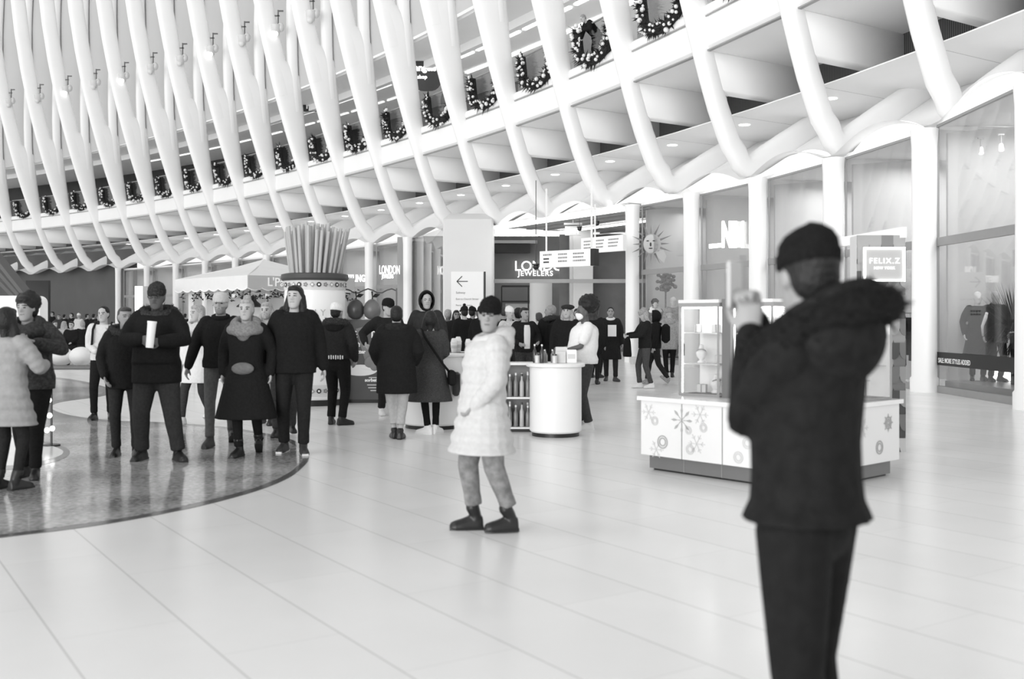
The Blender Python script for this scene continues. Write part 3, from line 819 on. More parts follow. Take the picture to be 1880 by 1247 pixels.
    for q in (1,-1):
        a, e, w = s.arm[q]
        if tp == 'tee':
            mb.capsule([a+s.Ru@Vector((-q*.03,0,0)), a.lerp(e,.45), a.lerp(e,.68)], [.078*sb,.070*sb,.066*sb], 14)
        else:
            pts = [a+s.Ru@Vector((-q*.03,0,-.01)), a.lerp(e,.5), e, e.lerp(w,.5), w.lerp(e,.02)]; rd = [.080*sb,.072*sb,.062*sb,.056*sb,.046*sb]
            if pf:
                A_, B_ = [], []
                for i in range(4):
                    for j in range(4):
                        t = j/4; A_.append(pts[i].lerp(pts[i+1], t)); B_.append((rd[i]*(1-t)+rd[i+1]*t)*(1+pf*(1.6 if j%2 else 0)-.03))
                mb.capsule(A_+[pts[4]], B_+[rd[4]], 14)
            else: mb.capsule(pts, rd, 14)
    name = {'tee':'t_shirt','jacket':'jacket','coat':'coat','hoodie':'hoodie'}[tp]
    ct = mb.remesh(name, cm_, root, V*1.35 if not pf else V*1.1, 2)
    # small pieces
    if o.get('collar') is not None:
        mb = MB(); mb.tube([s.U((math.cos(a)*.082, .012+math.sin(a)*.075, 1.475+.018*math.sin(a))) for a in [2*math.pi*j/16 for j in range(16)]], .030, 8, close=True, flat=1.3)
        mb.build('collar', o['collar'], ct, 'all')
    if o.get('fur') is not None:      # fluffy hood edge lying round the neck
        mb = MB(); R = random.Random(3); pts = [s.U((math.cos(a)*.15*o.get('hoodk',1)**.5, .045+math.sin(a)*.115*o.get('hoodk',1), 1.475+.035*math.sin(a)+.10*(o.get('hoodk',1)-1)*math.sin(a))) for a in [2*math.pi*j/22 for j in range(22)]]
        mb.tube(pts, [.05+.012*R.random() for _ in pts], 9, close=True)
        for i in range(520):
            j = R.randrange(22); c = pts[j].lerp(pts[(j+1)%22], R.random()); d = Vector((R.gauss(0,1),R.gauss(0,1),R.gauss(0,1))).normalized(); q_ = d.orthogonal().normalized()*.007; r_ = d.cross(q_)
            mb.add([c+d*.03+q_, c+d*.03-q_*.5+r_, c+d*.03-q_*.5-r_, c+d*R.uniform(.065,.095)], [(0,1,3),(1,2,3),(2,0,3)])
        mb.build('fur_trim', o['fur'], ct, 60)
    if o.get('hooddown') is not None:
        g_ = o.get('hoodk', 1); mb = MB(); mb.ell(s.U((0,.105,1.44+.05*(g_-1))), (.15*g_,.075*g_,.10*g_), s.Ru); mb.tube([s.U((math.cos(a)*.125*g_**.5, .045+math.sin(a)*.105*g_**.5, 1.47+.05*(g_-1)+(.03+.10*(g_-1))*math.sin(a))) for a in [2*math.pi*j/16 for j in range(16)]], .040*g_, 8, close=True)
        mb.remesh('hood', o['hooddown'], ct, .014, 2)
    if o.get('hoodup') is not None:
        mb = MB(); n = 18; R = []
        for t in range(9):
            y = -.075+t*.028; r = [1.0,1.04,1.06,1.07,1.05,.98,.84,.6,.25][t]
            R.append([s.H((math.cos(a)*.112*r, y, .10+math.sin(a)*.148*r)) for a in [2*math.pi*j/n for j in range(n)]])
        R2 = [[p+(s.H((0,.02,.10))-p)*.16 for p in r] for r in R]
        mb.rings(R+[], False); mb.rings(list(reversed(R2)), False)
        m0 = len(mb.v)-2*9*n
        mb.f += [(j, (j+1)%n, 9*n+8*n+(j+1)%n, 9*n+8*n+j) for j in range(n)]; mb.m += [0]*n
        mb.build('hood', o['hoodup'], ct, 'all')
    if o.get('open') is not None:    # open front showing the shirt below
        mb = MB(); mb.rings([[s.U((x, -.128*b*depth-dy-.006, z)) for x, dy in ((-wd_,-.004),(-wd_*.5,.004),(wd_*.5,.004),(wd_,-.004))]+[s.U((x, -.10*b*depth, z)) for x in (wd_,-wd_)] for z, wd_ in ((.97,.055),(1.1,.06),(1.25,.065),(1.36,.06),(1.42,.045))])
        mb.build('shirt', o['open'], ct, 40)
    if o.get('scarf') is not None:
        mb = MB()
        for dz_, r1, r2 in ((0,.115,.062),(-.045,.150,.058),(.03,.10,.045)):
            mb.tube([s.U((math.cos(a)*r1*1.12, .0+math.sin(a)*r1*.95-.02, 1.47+dz_+.05*math.sin(a)+.008*math.sin(5*a))) for a in [2*math.pi*j/24 for j in range(24)]], r2*.8, 10, close=True)
        mb.ell(s.U((0,-.13,1.37)), (.08,.05,.09), s.Ru)
        mb.remesh('scarf', o['scarf'], root, .012, 2)
    # ---- hair
    hr = o.get('hair', 'black'); hs = o.get('hs', 'short')
    if hs != 'none':
        hm = HAIRS[hr]; mb = MB()
        if hs in ('short','long','bun','curly','medium'):
            g = {'short':1.05,'long':1.09,'bun':1.06,'curly':1.2,'medium':1.12}[hs]
            mb.ell(s.H((0,.022,.145)), (.079*g,.094*g,.084*g), s.Rh)
            mb.ell(s.H((0,.040,.105)), (.080*g,.076*g,.095*g), s.Rh)
            mb.ell(s.H((0,-.03,.190)), (.062*g,.058*g,.034*g), s.Rh)
        if hs in ('long','medium'):
            L = .34 if hs == 'long' else .16
            for q in (-1,0,1):
                mb.capsule([s.H((q*.055,.055-abs(q)*.02,.11)), s.H((q*.085,.045-abs(q)*.03,.0)), s.H((q*.085,.05-abs(q)*.03,-L*.6)), s.H((q*.075,.06-abs(q)*.03,-L))], [.05,.045,.042,.025], 10)
        if hs == 'bun': mb.ell(s.H((0,.05,.235)), (.045,.045,.04), s.Rh)
        if hs == 'curly':
            R = random.Random(int(px)); mb.ell(s.H((0,.055,.175)), (.105,.10,.10), s.Rh)
            for i in range(46):
                a = R.uniform(0,6.28); z = R.uniform(-.5,1); r_ = math.sqrt(max(0,1-z*z)); mb.ell(s.H((r_*math.cos(a)*.105,.055+abs(r_*math.sin(a))*.10-.02,.165+z*.10)), (.026,)*3, None, 8, 6)
        if hs == 'crop': mb.ell(s.H((0,.018,.142)), (.0855,.103,.094), s.Rh); mb.ell(s.H((0,.045,.10)), (.078,.066,.08), s.Rh)
        if hs == 'puffy':
            R = random.Random(int(px)); mb.ell(s.H((0,.10,.22)), (.15,.14,.14), s.Rh); mb.ell(s.H((0,.03,.15)), (.084,.10,.09), s.Rh)
            for i in range(90):
                d = Vector((R.gauss(0,1),R.gauss(0,1),R.gauss(0,1))).normalized(); mb.ell(s.H(Vector((0,.10,.22))+Vector((d.x*.14,d.y*.13,d.z*.13))), (.028,)*3, None, 8, 6)
        mb.remesh('hair', hm, root, max(.011, V*.9), 2)
    # ---- hat
    ht = o.get('hat'); hatm = o.get('hatm', BLACK)
    if ht:
        mb = MB()
        if ht == 'beanie' or ht == 'pompom':
            R = []
            for z, r in ((.130,.090),(.136,.096),(.172,.097),(.177,.092),(.205,.088),(.228,.073),(.243,.048),(.251,.012)):
                R.append([s.H((math.cos(a)*r*.93, .012+math.sin(a)*r*1.12+ .10*(z-.16)*0, z-.012*math.sin(a+math.pi)*1.2)) for a in [2*math.pi*j/20 for j in range(20)]])
            mb.rings(R)
            if ht == 'pompom': mb.ell(s.H((0,.02,.275)), (.035,.035,.033), s.Rh)
        elif ht == 'cap':
            R = []
            for z, r in ((.126,.096),(.16,.097),(.20,.090),(.228,.070),(.243,.036),(.247,.006)):
                R.append([s.H((math.cos(a)*r*.95, .012+math.sin(a)*r*1.12, z)) for a in [2*math.pi*j/20 for j in range(20)]])
            mb.rings(R)
            br = [(math.cos(a)*.078, -.075-max(0,math.sin(a))*.085) for a in [math.pi*j/10 for j in range(11)]]
            mb.prism([s.H((x,y,.142-(abs(x)*1.2)**2*2+(y+.08)*.25)) for x,y in br], s.Rh@Vector((0,0,0)), s.Rh@Vector((0,0,.009)))
        elif ht == 'beret':
            mb.ell(s.H((.01,.02,.185)), (.125,.135,.05), s.Rh); mb.ell(s.H((0,.012,.155)), (.088,.105,.05), s.Rh)
        mb.build('hat', hatm, root, 50)
    if o.get('mask'):
        mb = MB(); mb.ell(s.H((0,-.055,.055)), (.062,.060,.058), s.Rh, 18, 12); mb.ell(s.H((0,-.105,.075)), (.024,.02,.03), s.Rh)
        mb.remesh('face_mask', WPAINT, root, .008, 2)
    if o.get('glasses'):
        mb = MB()
        for q in (1,-1):
            c = s.H((q*.034, -.103, .118)); mb.tube([c+s.Rh@Vector((math.cos(a)*.026,0,math.sin(a)*.018)) for a in [2*math.pi*j/12 for j in range(12)]], .003, 5, close=True); bar(mb, s.H((q*.06,-.1,.122)), s.H((q*.078,.0,.115)), .004)
        bar(mb, s.H((-.01,-.104,.12)), s.H((.01,-.104,.12)), .004)
        mb.build('glasses', o['glasses'], root)
    if o.get('pack') is not None:   # rucksack on the back with straps
        r = empty('backpack', p, yaw, k); tag(r, o['packlabel'], 'bag')
        mb = MB(); garment_c = s.U((0,.25,1.22)); mb.box(garment_c, (.32,.20,.46), s.Ru, .07); mb.build('bag_body', o['pack'], r, 40)
        mb = MB()
        for q in (1,-1): mb.tube([s.U((q*.11,.15,1.44)), s.U((q*.12,.03,1.50)), s.U((q*.13,-.12*b-.015,1.40)), s.U((q*.14,-.135*b-.01,1.22)), s.U((q*.18,-.02,1.05))], .018, 8)
        mb.build('strap', o['pack'], r, 'all')
    if o.get('crossbag') is not None:
        q = o.get('cbs', 1); r = empty('shoulder_bag', p, yaw, k); tag(r, o['cblabel'], 'bag')
        fr_ = -.15*b if o.get('cbfront', 1) else .17*b
        mb = MB(); mb.tube([s.U((-q*.13,.0,1.50)), s.U((-q*.10,fr_,1.38)), s.U((q*.02,fr_-.02*(1 if fr_<0 else -1),1.2)), s.U((q*.16,fr_*.9,1.0)), s.U((q*.25*b,fr_*.3,.88))], .018, 8); mb.build('strap', o['crossbag'], r, 'all')
        mb = MB(); mb.box(s.U((q*.28*b,fr_*.2,.80)), (.09,.26,.22), s.Ru, .03); mb.build('bag_body', o['crossbag'], r, 40)
    if o.get('waist') is not None:
        mb = MB(); mb.ell(s.U((0,-.15,.98)), (.13,.05,.07), s.Ru); mb.remesh('waist_bag', o['waist'], root, .012, 1)
    o['_s'] = s; o['_root'] = root; o['_k'] = k; o['_p'] = p; o['_yaw'] = yaw
    return root, s
def wpt(o, v): return o['_p']+rotZ(o['_yaw'])@(Vector(v)*o['_k'])
def held(name, build, mats, o, v, label, cat, M=None, smooth=40):
    mb = MB(); build(mb); ob = mb.build(name, mats, smooth=smooth); ob.location = wpt(o, v); ob.rotation_euler = (rotZ(o['_yaw'])@(M or Matrix.Identity(3))).to_euler(); ob.scale = (o['_k'],)*3
    return tag(ob, label, cat)
JB = cloth(.014); CG = cloth(.10); JEAN = cloth(.11, .3, 30); JEAND = cloth(.055, .3, 30); WOOL = cloth(.055, .5, 70, .3); WCOAT = cloth(.54, .3, 25, .05); FUR = mat('dark_fur', .035, .9, .1, .5, 60); WSHOE = mat('white_shoe', .75, .5, .3)
# ---------------- man in the black parka (nearest)
hs = 1.0
NP = AT(1482, 3.04, z=0)
o = dict(yaw=-128, lod=0, skin='m', top='coat', coat=mat('parka_black', .011, .85, .15, .25, 25, bump=.5), pelvis=.955, bulk=1.02, depth=1.22, hem=.925, flr=.27, tw=1.10, trouser=mat('trouser_black',.010,.8,.15,.2,20,bump=.3), boot=.3,
         hat='beanie', hatm=mat('knit_black', .010, .9, .1, .3, 80, bump=.5), hs='crop', fur=mat('black_fur',.010,.9,.1,.4,60), hooddown=mat('parka_hood', .016, .9, .1, .3, 25, bump=.5), hoodk=1.5, hy=-34, hp=2,
         ra=(-.10,-.21,1.50), rap=(-.6,-.4,-1.6), rhd=(.15,-.1,1), rhn=(.9,-.3,0), rcurl=.9, la=(.02,-.17,1.46), lap=(.5,.25,-1.4), lhd=(-.1,-.1,1), lhn=(-.9,-.3,0), lcurl=.9, lf=(.09,.10,0), rf=(-.08,.03,0), sbulk=1.05)
person(0, 0, 'man in black hooded parka and beanie in the right foreground, raising a phone', o, loc=NP, h=1.74)
w = o['_s'].arm[-1][2]
def ph(mb): mb.box((0,0,0), (.078,.010,.155), None, .008)
held('phone', ph, [mat('phone_back', .55, .3, .5)], o, w+Vector((.045,-.05,.115)), 'pale phone held up sideways by the man in the black parka', 'phone', rotZ(-.05))
# ---------------- woman in the white quilted coat
o = dict(yaw=-62, lod=0, skin='m', top='coat', coat=WCOAT, puff=.10, pelvis=.95, bulk=1.12, depth=1.18, hem=.60, flr=.12, tw=1.15, trouser=mat('grey_plaid', .22, .85, .15, .35, 14), boot=.55, shoebig=1.12, sole=BLACK, crop=1,
         hat='beanie', hatm=mat('knit_black', .012), hs='crop', hooddown=WCOAT, hoodk=1.2, hy=58, hp=7, twist=-6, lean=-5,
         ra=(-.14,-.10,.93), rap=(-1.2,.6,-.2), la=(.14,-.11,.95), lap=(1.3,.6,-.2), rf=(-.10,-.06,0), lf=(.12,.13,0), rft=-24, lft=-20, back=-.03)
person(893, 975, 'woman in a long white quilted coat and dark beanie standing alone on the floor', o, h=1.63)
# ---------------- couple at the left edge
o = dict(yaw=165, lod=1, skin='l', top='coat', coat=cloth(.30,.3,20,.08), puff=.08, bulk=1.1, hem=.62, flr=.08, trouser=cloth(.02), tw=.85, boot=.6, hs='medium', hair='black', hy=10,
         ra=(-.18,-.30,1.20), la=(.2,-.36,1.25))
person(14, 900, 'dark-haired woman in a grey quilted coat seen from behind, cut by the left edge', o, h=1.60)
o = dict(yaw=8, lod=1, skin='m', top='jacket', coat=cloth(.045,.7,35,.4), bulk=1.18, hem=.86, trouser=cloth(.012), tw=1.0, hs='curly', hair='black', beard=0, hy=-12, side=-4,
         la=(.16,-.30,1.30), lap=(1,.1,-.9), ra=(-.14,-.30,1.33), rap=(-1,.2,-.7), lf=(.04,-.02,0), rf=(-.10,.12,0), lhn=(0,.3,1), scarf=cloth(.04,.5,40,.3))
person(58, 879, 'curly-haired man in a dark fleece jacket facing the camera at the left edge', o, h=1.72)
held('paper_bag', lambda mb: mb.box((0,0,0),(.12,.1,.18),None,.02), [WPAINT], o, (-.08,-.40,1.34), 'small white bag between the couple at the left edge', 'bag')
# ---------------- white jacket youth
o = dict(yaw=12, lod=1, skin='l', top='jacket', coat=cloth(.62,.3,30,.06), bulk=1.06, hem=.92, trouser=cloth(.012), tw=.95, boot=.2, hs='crop', hair='black', la=(.10,-.20,1.08), ra=(-.08,-.22,1.06), hy=-15, lf=(.10,.02,0), rf=(-.13,-.05,0),
         pack=cloth(.02), packlabel='black backpack on the youth in the white jacket')
person(190, 770, 'young man in a white zipped jacket and black trousers with backpack straps, third from left', o, h=1.68)
# ---------------- person in dark parka, left of the big man
o = dict(yaw=18, lod=1, skin='m', top='coat', coat=cloth(.016), bulk=1.12, hem=.80, trouser=cloth(.03), tw=.95, boot=.4, hs='short', hair='brown', fur=FUR, hooddown=JB, la=(.2,-.15,1.0), ra=(-.22,-.10,.95), hy=20, lf=(.12,-.05,0), rf=(-.10,.04,0))
person(230, 838, 'person in a fur-hooded dark parka standing left of the big man with the cup', o, h=1.63)
# ---------------- big man
o = dict(yaw=4, lod=1, skin='d', top='coat', coat=cloth(.012), bulk=1.30, depth=1.25, belly=.03, hem=.78, trouser=cloth(.035), tw=1.25, boot=.3, hs='crop', hair='black', hat='beanie', hatm=cloth(.03,.5,60,.6), fur=FUR, hooddown=JB, glasses=BLACK,
         la=(.13,-.33,1.20), lap=(1,.3,-.6), ra=(-.06,-.34,1.22), rap=(-1,.3,-.6), lf=(.22,-.04,0), rf=(-.16,.05,0), lft=35, lhn=(-1,0,0), rhn=(1,0,0), hp=6)
person(288, 846, 'big man in a dark parka and patterned beanie with glasses, holding a tall white cup', o, h=1.86)
held('paper_cup', lambda mb: (mb.lathe((0,0,-.12),[(0,.036),(.24,.042)],16), mb.cyl((0,0,.115),.045,.02,16)), [WPAINT], o, (.055,-.42,1.26), 'tall white paper cup held by the big man in the patterned beanie', 'cup', Matrix.Rotation(.1,3,'Y'))
# ---------------- woman in white coat behind
o = dict(yaw=-25, lod=1, skin='l', top='coat', coat=cloth(.72,.3,30,.05), bulk=1.08, hem=.62, flr=.05, trouser=cloth(.045), tw=.95, shoe=WSHOE, hs='medium', hair='blond', scarf=cloth(.55,.4,40,.1), hy=-20, rf=(-.10,-.22,0), lf=(.10,.18,.03), lfp=-25)
person(362, 780, 'fair-haired woman in a white coat walking behind the man with the pale cap', o, h=1.69)
# ---------------- man with the pale cap
o = dict(yaw=8, lod=1, skin='l', top='jacket', coat=cloth(.016), bulk=1.12, hem=.90, trouser=JEAN, tw=.92, boot=.5, shoe=mat('brown_boot',.05,.5), hs='crop', hair='grey', hat='cap', hatm=cloth(.5,.3,40,.05), collar=JB,
         ra=(-.36,-.05,.90), la=(.27,.0,.9), rf=(-.09,-.22,0), lf=(.10,.22,.03), lfp=-25, hy=-6, beard=1)
person(405, 818, 'older man in a pale flat cap, dark jacket and grey jeans walking forward', o, h=1.80)
# ---------------- woman with the scarf
o = dict(yaw=0, lod=1, skin='l', top='coat', coat=cloth(.013), bulk=1.10, hem=.42, flr=.13, trouser=cloth(.012), tw=.9, boot=.7, hs='bun', hair='blond', scarf=cloth(.20,.5,45,.25), waist=cloth(.15,.3,30), la=(.27,.03,.92), ra=(-.27,.03,.92), rf=(-.04,-.16,0), lf=(.10,.18,.03), lfp=-30)
person(452, 836, 'woman with a thick grey scarf and long black coat walking towards the camera', o, h=1.72)
# ---------------- man behind in light clothes
o = dict(yaw=-6, lod=1, skin='l', top='jacket', coat=cloth(.30,.3,40,.3), bulk=1.0, hem=.9, trouser=cloth(.30,.3,20,.15), tw=.95, hs='medium', hair='blond', beard=1, scarf=cloth(.3,.3,30,.2), lf=(.1,-.1,0), rf=(-.1,.1,0))
person(489, 779, 'light-haired person in pale clothes half hidden behind the woman with the grey scarf', o, h=1.73)
# ---------------- tall man
o = dict(yaw=6, lod=1, skin='l', top='jacket', coat=cloth(.012), bulk=1.22, depth=1.1, hem=.84, trouser=cloth(.018), tw=1.05, shoe=mat('black_white_sneaker',.04,.5), sole=WSHOE, hs='medium', hair='black', hooddown=JB, open=cloth(.5,.2,30), la=(.30,.05,.88), ra=(-.28,.02,.90), hy=-14, hp=-4, lf=(.10,-.10,0), rf=(-.12,.10,0))
o['open'] = None
person(541, 832, 'tall man with dark swept-back hair and sneakers, rightmost of the walking group', o, h=1.87)
o = dict(yaw=10, lod=2, skin='m', top='jacket', coat=cloth(.02), hem=.9, trouser=cloth(.05), hs='short', hair='black', rf=(-.1,-.15,0), lf=(.1,.15,.02))
person(522, 800, 'dark-clad person hidden behind the tall man with the swept-back hair', o, h=1.66)
# ---------------- person with the white beanie, from behind
o = dict(yaw=168, lod=1, skin='m', top='jacket', coat=cloth(.022), bulk=1.12, hem=.96, trouser=cloth(.012), tw=1.08, hs='crop', hair='black', hat='beanie', hatm=mat('white_knit', .72, .9, .1, .1, 60, bump=.4), hooddown=JB, fur=FUR, hy=-14, ra=(-.24,-.10,.95), la=(.26,-.05,.95), lf=(.10,-.02,0), rf=(-.10,.06,0), rft=-50)
person(619, 780, 'person in a white beanie and short dark jacket seen from behind by the pasta pot', o, h=1.70)
held('belt_lettering', lambda mb: [mb.box((-.14+.035*i,0,0),(.016,.006,.05+.01*(i%2))) for i in range(7)], [WSHOE], o, (.0,.145,.99), 'white lettering band showing at the waist of the person in the white beanie', 'belt')
# ---------------- dark long jacket with pale trousers, back
o = dict(yaw=185, lod=1, skin='l', top='coat', coat=cloth(.014), bulk=1.36, depth=1.25, hem=.60, flr=.03, trouser=cloth(.42,.3,30,.08), tw=1.02, crop=1, hs='short', hair='black', hooddown=cloth(.02,.5,30,.3), fur=None, la=(.24,-.16,1.0), ra=(-.24,-.16,1.0), lf=(.03,-.05,0), rf=(-.05,.05,0))
person(728, 806, 'person in a wide dark parka and pale trousers seen from behind at the counter', o, h=1.66)
# ---------------- man in black cap behind
o = dict(yaw=25, lod=1, skin='l', top='jacket', coat=cloth(.02), bulk=1.1, hem=.9, trouser=cloth(.02), shoe=WSHOE, hs='crop', hair='black', hat='cap', hatm=cloth(.012), hy=15, hp=8, ra=(-.40,-.15,1.1))
person(712, 762, 'man in a black cap facing the camera behind the person in the wide parka', o, h=1.80)
# ---------------- long wool coat
o = dict(yaw=192, lod=1, skin='l', top='coat', coat=WOOL, bulk=1.08, hem=.46, flr=.12, trouser=cloth(.008), tw=.86, shoe=WSHOE, sole=WSHOE, hs='long', hair='black', hy=-6, la=(.12,-.25,1.05), ra=(-.12,-.25,1.05), lf=(.04,.02,0), rf=(-.08,-.03,0), lft=60, rft=-40,
         crossbag=cloth(.012), cbs=-1, cbfront=0, cblabel='black shoulder bag strapped across the long grey wool coat')
person(790, 797, 'woman in a long grey wool coat and white sneakers seen from behind at the counter', o, h=1.60)
# ---------------- hooded man
o = dict(yaw=-8, lod=1, skin='l', top='jacket', coat=cloth(.035,.4,20), bulk=1.08, hem=.85, trouser=cloth(.02), hs='crop', hair='black', hoodup=cloth(.013), hy=20, hp=4)
person(783, 757, 'tall man with black hood up facing the camera behind the long wool coat', o, h=1.92)
# ---------------- masked woman at the counter
o = dict(yaw=-78, lod=1, skin='d', top='tee', coat=cloth(.75,.2,30,.04), bulk=1.12, depth=1.40, belly=.04, hem=.92, trouser=JEAND, tw=1.12, shoe=WSHOE, sole=WSHOE, hs='puffy', hair='black', mask=1, hy=12, hp=4,
         ra=(-.12,-.30,1.12), rap=(-.5,1,-.5), la=(.14,-.34,1.10), lap=(.5,1,-.5), lf=(.06,.05,0), rf=(-.06,-.05,0))
person(1072, 789, 'woman in a white t-shirt and face mask with big dark hair behind the round counter', o, h=1.70)
# ---------------- man in open jacket, white shirt
o = dict(yaw=20, lod=2, skin='m', top='jacket', coat=cloth(.016), bulk=1.12, hem=.9, trouser=cloth(.04), hs='short', hair='black', hy=18, open=WSHOE, la=(.22,-.18,1.1), ra=(-.2,-.2,1.08))
person(963, 733, 'man in an open dark jacket over a white shirt behind the round counter', o, h=1.70)
o = dict(yaw=-8, lod=2, skin='l', top='coat', coat=cloth(.014), bulk=1.15, hem=.6, trouser=cloth(.02), hs='long', hair='blond', hat='beret', hatm=cloth(.03), hy=-10)
person(1041, 738, 'woman with long fair hair and a dark beret beside the masked woman', o, h=1.74)
o = dict(yaw=-150, lod=2, skin='m', top='coat', coat=cloth(.013), bulk=1.25, hem=.6, trouser=cloth(.012), hs='crop', hair='grey', fur=FUR, hy=60, pack=cloth(.01), packlabel='black rucksack on the person left of the woman with the beret')
person(1010, 730, 'short-haired man in a thick black coat turned sideways behind the counter bottles', o, h=1.75)
o = dict(yaw=200, lod=2, skin='l', top='coat', coat=cloth(.03), hem=.7, trouser=cloth(.03), hs='short', hair='brown')
person(989, 712, 'distant brown-haired person in a dark coat behind the counter', o, h=1.62)
o = dict(yaw=30, lod=2, skin='l', top='jacket', coat=cloth(.55,.2,30), hem=.9, trouser=cloth(.03), hs='crop', hair='grey', hat='beanie', hatm=WSHOE)
person(936, 722, 'person in a pale jacket and white cap behind the woman in the white coat', o, h=1.72)
# ---------------- right middle distance walkers
o = dict(yaw=-4, lod=2, skin='m', top='coat', coat=cloth(.018), bulk=1.10, hem=.52, flr=.06, trouser=cloth(.03), shoe=mat('brown_shoe',.06,.5), hs='crop', hair='black', open=cloth(.02), lf=(.11,-.12,0), rf=(-.10,.12,0), lft=30, collar=WSHOE)
person(1121, 700, 'man in a long dark open coat carrying a white sheet across his chest', o, h=1.76)
held('paper_sheet', lambda mb: mb.box((0,0,0),(.20,.012,.27)), [WPAINT], o, (.03,-.22,1.20), 'white sheet on the chest of the man in the long dark coat', 'paper', rotZ(.1))
o = dict(yaw=-82, lod=2, skin='l', top='jacket', coat=cloth(.016), bulk=1.1, hem=.88, trouser=cloth(.07), shoe=WSHOE, hs='medium', hair='blond', hp=22, ra=(-.08,-.38,1.18), la=(.10,-.36,1.15), rf=(-.08,-.10,0), lf=(.08,.12,0), hat='beanie', hatm=cloth(.3,.3,40))
person(1184, 713, 'fair-haired woman in a black jacket with pale sleeve stripe looking down at her phone', o, h=1.70)
held('dark_garment', lambda mb: (mb.rings([[Vector((math.cos(a)*r*.16, math.sin(a)*r*.07, z)) for a in [2*math.pi*j/14 for j in range(14)]] for z,r in ((-.42,1.15),(-.38,1.25),(-.1,1.0),(.02,.7),(.05,.3))])), [cloth(.012)], o, (.0,-.40,1.12), 'dark coat hanging over the arm of the fair-haired woman with the phone', 'coat')
o = dict(yaw=-100, lod=2, skin='m', top='jacket', coat=cloth(.012), bulk=1.15, hem=.85, trouser=cloth(.02), shoe=cloth(.3), hs='none', hoodup=cloth(.012), rf=(-.08,-.20,0), lf=(.08,.30,.05), lfp=-40, pack=cloth(.01), packlabel='dark rucksack of the hooded walker behind the fair-haired woman')
person(1203, 706, 'hooded person in black walking just behind the fair-haired woman with the phone', o, h=1.66)
o = dict(yaw=176, lod=2, skin='l', top='coat', coat=cloth(.30,.3,30,.08), bulk=1.15, hem=.72, flr=.04, trouser=cloth(.012), hs='none', hat='beanie', hatm=cloth(.28,.3,60,.1), hooddown=cloth(.30,.3,30,.08), lf=(.07,0,0), rf=(-.07,0,0), la=(.30,-.02,.95))
person(1229, 693, 'person in a grey hooded coat and grey beanie walking away by the shop window', o, h=1.72)
held('carrier_bag', lambda mb: mb.box((0,0,0),(.10,.26,.32),None,.02), [cloth(.02)], o, (-.33,.0,.72), 'dark carrier bag at the side of the person in the grey hooded coat', 'bag')
# ---------------- crowd behind the counters (backs)
R = random.Random(11)
crowd = [(823,704,'short'),(838,697,'long'),(852,706,'pompom'),(868,700,'beanie'),(884,712,'cap'),(902,700,'short'),(923,705,'short'),(1094,694,'short'),(1060,700,'short'),(950,698,'curly'),(1088,706,'long'),(880,694,'short')]
cl = ['with fair short hair left of the directory sign edge','with long hair in front of the directory sign','wearing a bobble hat in front of the directory sign','wearing a dark beanie in front of the directory sign','in a dark cap, nearest of those by the directory sign','half hidden behind the white-coated woman','just right of the white-coated woman, far back','far back between masked woman and man with the sheet','far back behind the masked woman','with curly hair far back behind the counter','with long hair far back right of the masked woman','farthest back at the directory sign']
for i,(px,fy,st) in enumerate(crowd):
    o = dict(yaw=R.choice((170,190,205,150,15)), lod=3, skin=R.choice('lmd'), top='coat', coat=cloth(R.choice((.012,.016,.03))), bulk=R.uniform(1.1,1.3), hem=.7, trouser=cloth(.02), hair=R.choice(('black','brown')), hs='short')
    if i == 0: o['hair'] = 'blond'
    if st in ('long','curly'): o['hs'] = st
    if st in ('pompom','beanie','cap'): o['hat'] = st; o['hatm'] = cloth(.015)
    if i == 4: o['yaw'] = -20; o['lod'] = 2
    person(px, fy, 'person in a dark coat '+cl[i], o, h=R.uniform(1.68,1.80), group='dark-coated crowd behind the counters')
# ---------------- seated people on the white round seats
SEATM = mat('white_round_seat', .86, .4, .3)
seats = [(112,672,1),(149,672,0),(176,671,1),(92,672,0)]
for i,(px,fy,_) in enumerate(seats):
    mb = MB(); mb.ell((0,0,.30), (.36,.36,.30), None, 24, 16); ob = mb.build('ball_pouf', SEATM, smooth='all'); ob.location = G(px, fy)+UP*0
    tag(ob, 'white ball-shaped seat below the far seated crowd, %s' % ('beside the plinth corner left','right of the seated child','partly behind the white-jacket youth','leftmost, behind the fleece-jacket man')[i if i<3 else 3], 'seat', 'white round seats')
def seated(px, fy, label, yaw, coat, hair, hs, **k):
    o = dict(yaw=yaw, lod=3, pelvis=.62, lf=(.09,-.42,0), rf=(-.09,-.42,0), skin='l', top='jacket', coat=coat, bulk=1.1, hem=.90, hair=hair, hs=hs, trouser=cloth(.02), la=(.12,-.28,1.05), ra=(-.12,-.28,1.05)); o.update(k)
    return person(px, fy, label, o, h=1.7)
seated(131, 669, 'small child in dark clothes sitting between two white round seats', 0, cloth(.014), 'black', 'short')
bgp = [(118,664,'fair-haired person in a pale top sitting with back turned, left of the seated child',180,cloth(.4),'blond','long'),(152,664,'person with pinned fair hair and black top sitting back turned above a ball seat',180,cloth(.012),'blond','bun'),(101,662,'dark-clad person sitting behind the fleece-jacket man, facing right',60,cloth(.03),'brown','short')]
for a in bgp: seated(*a[:3], a[3], a[4], a[5], a[6])
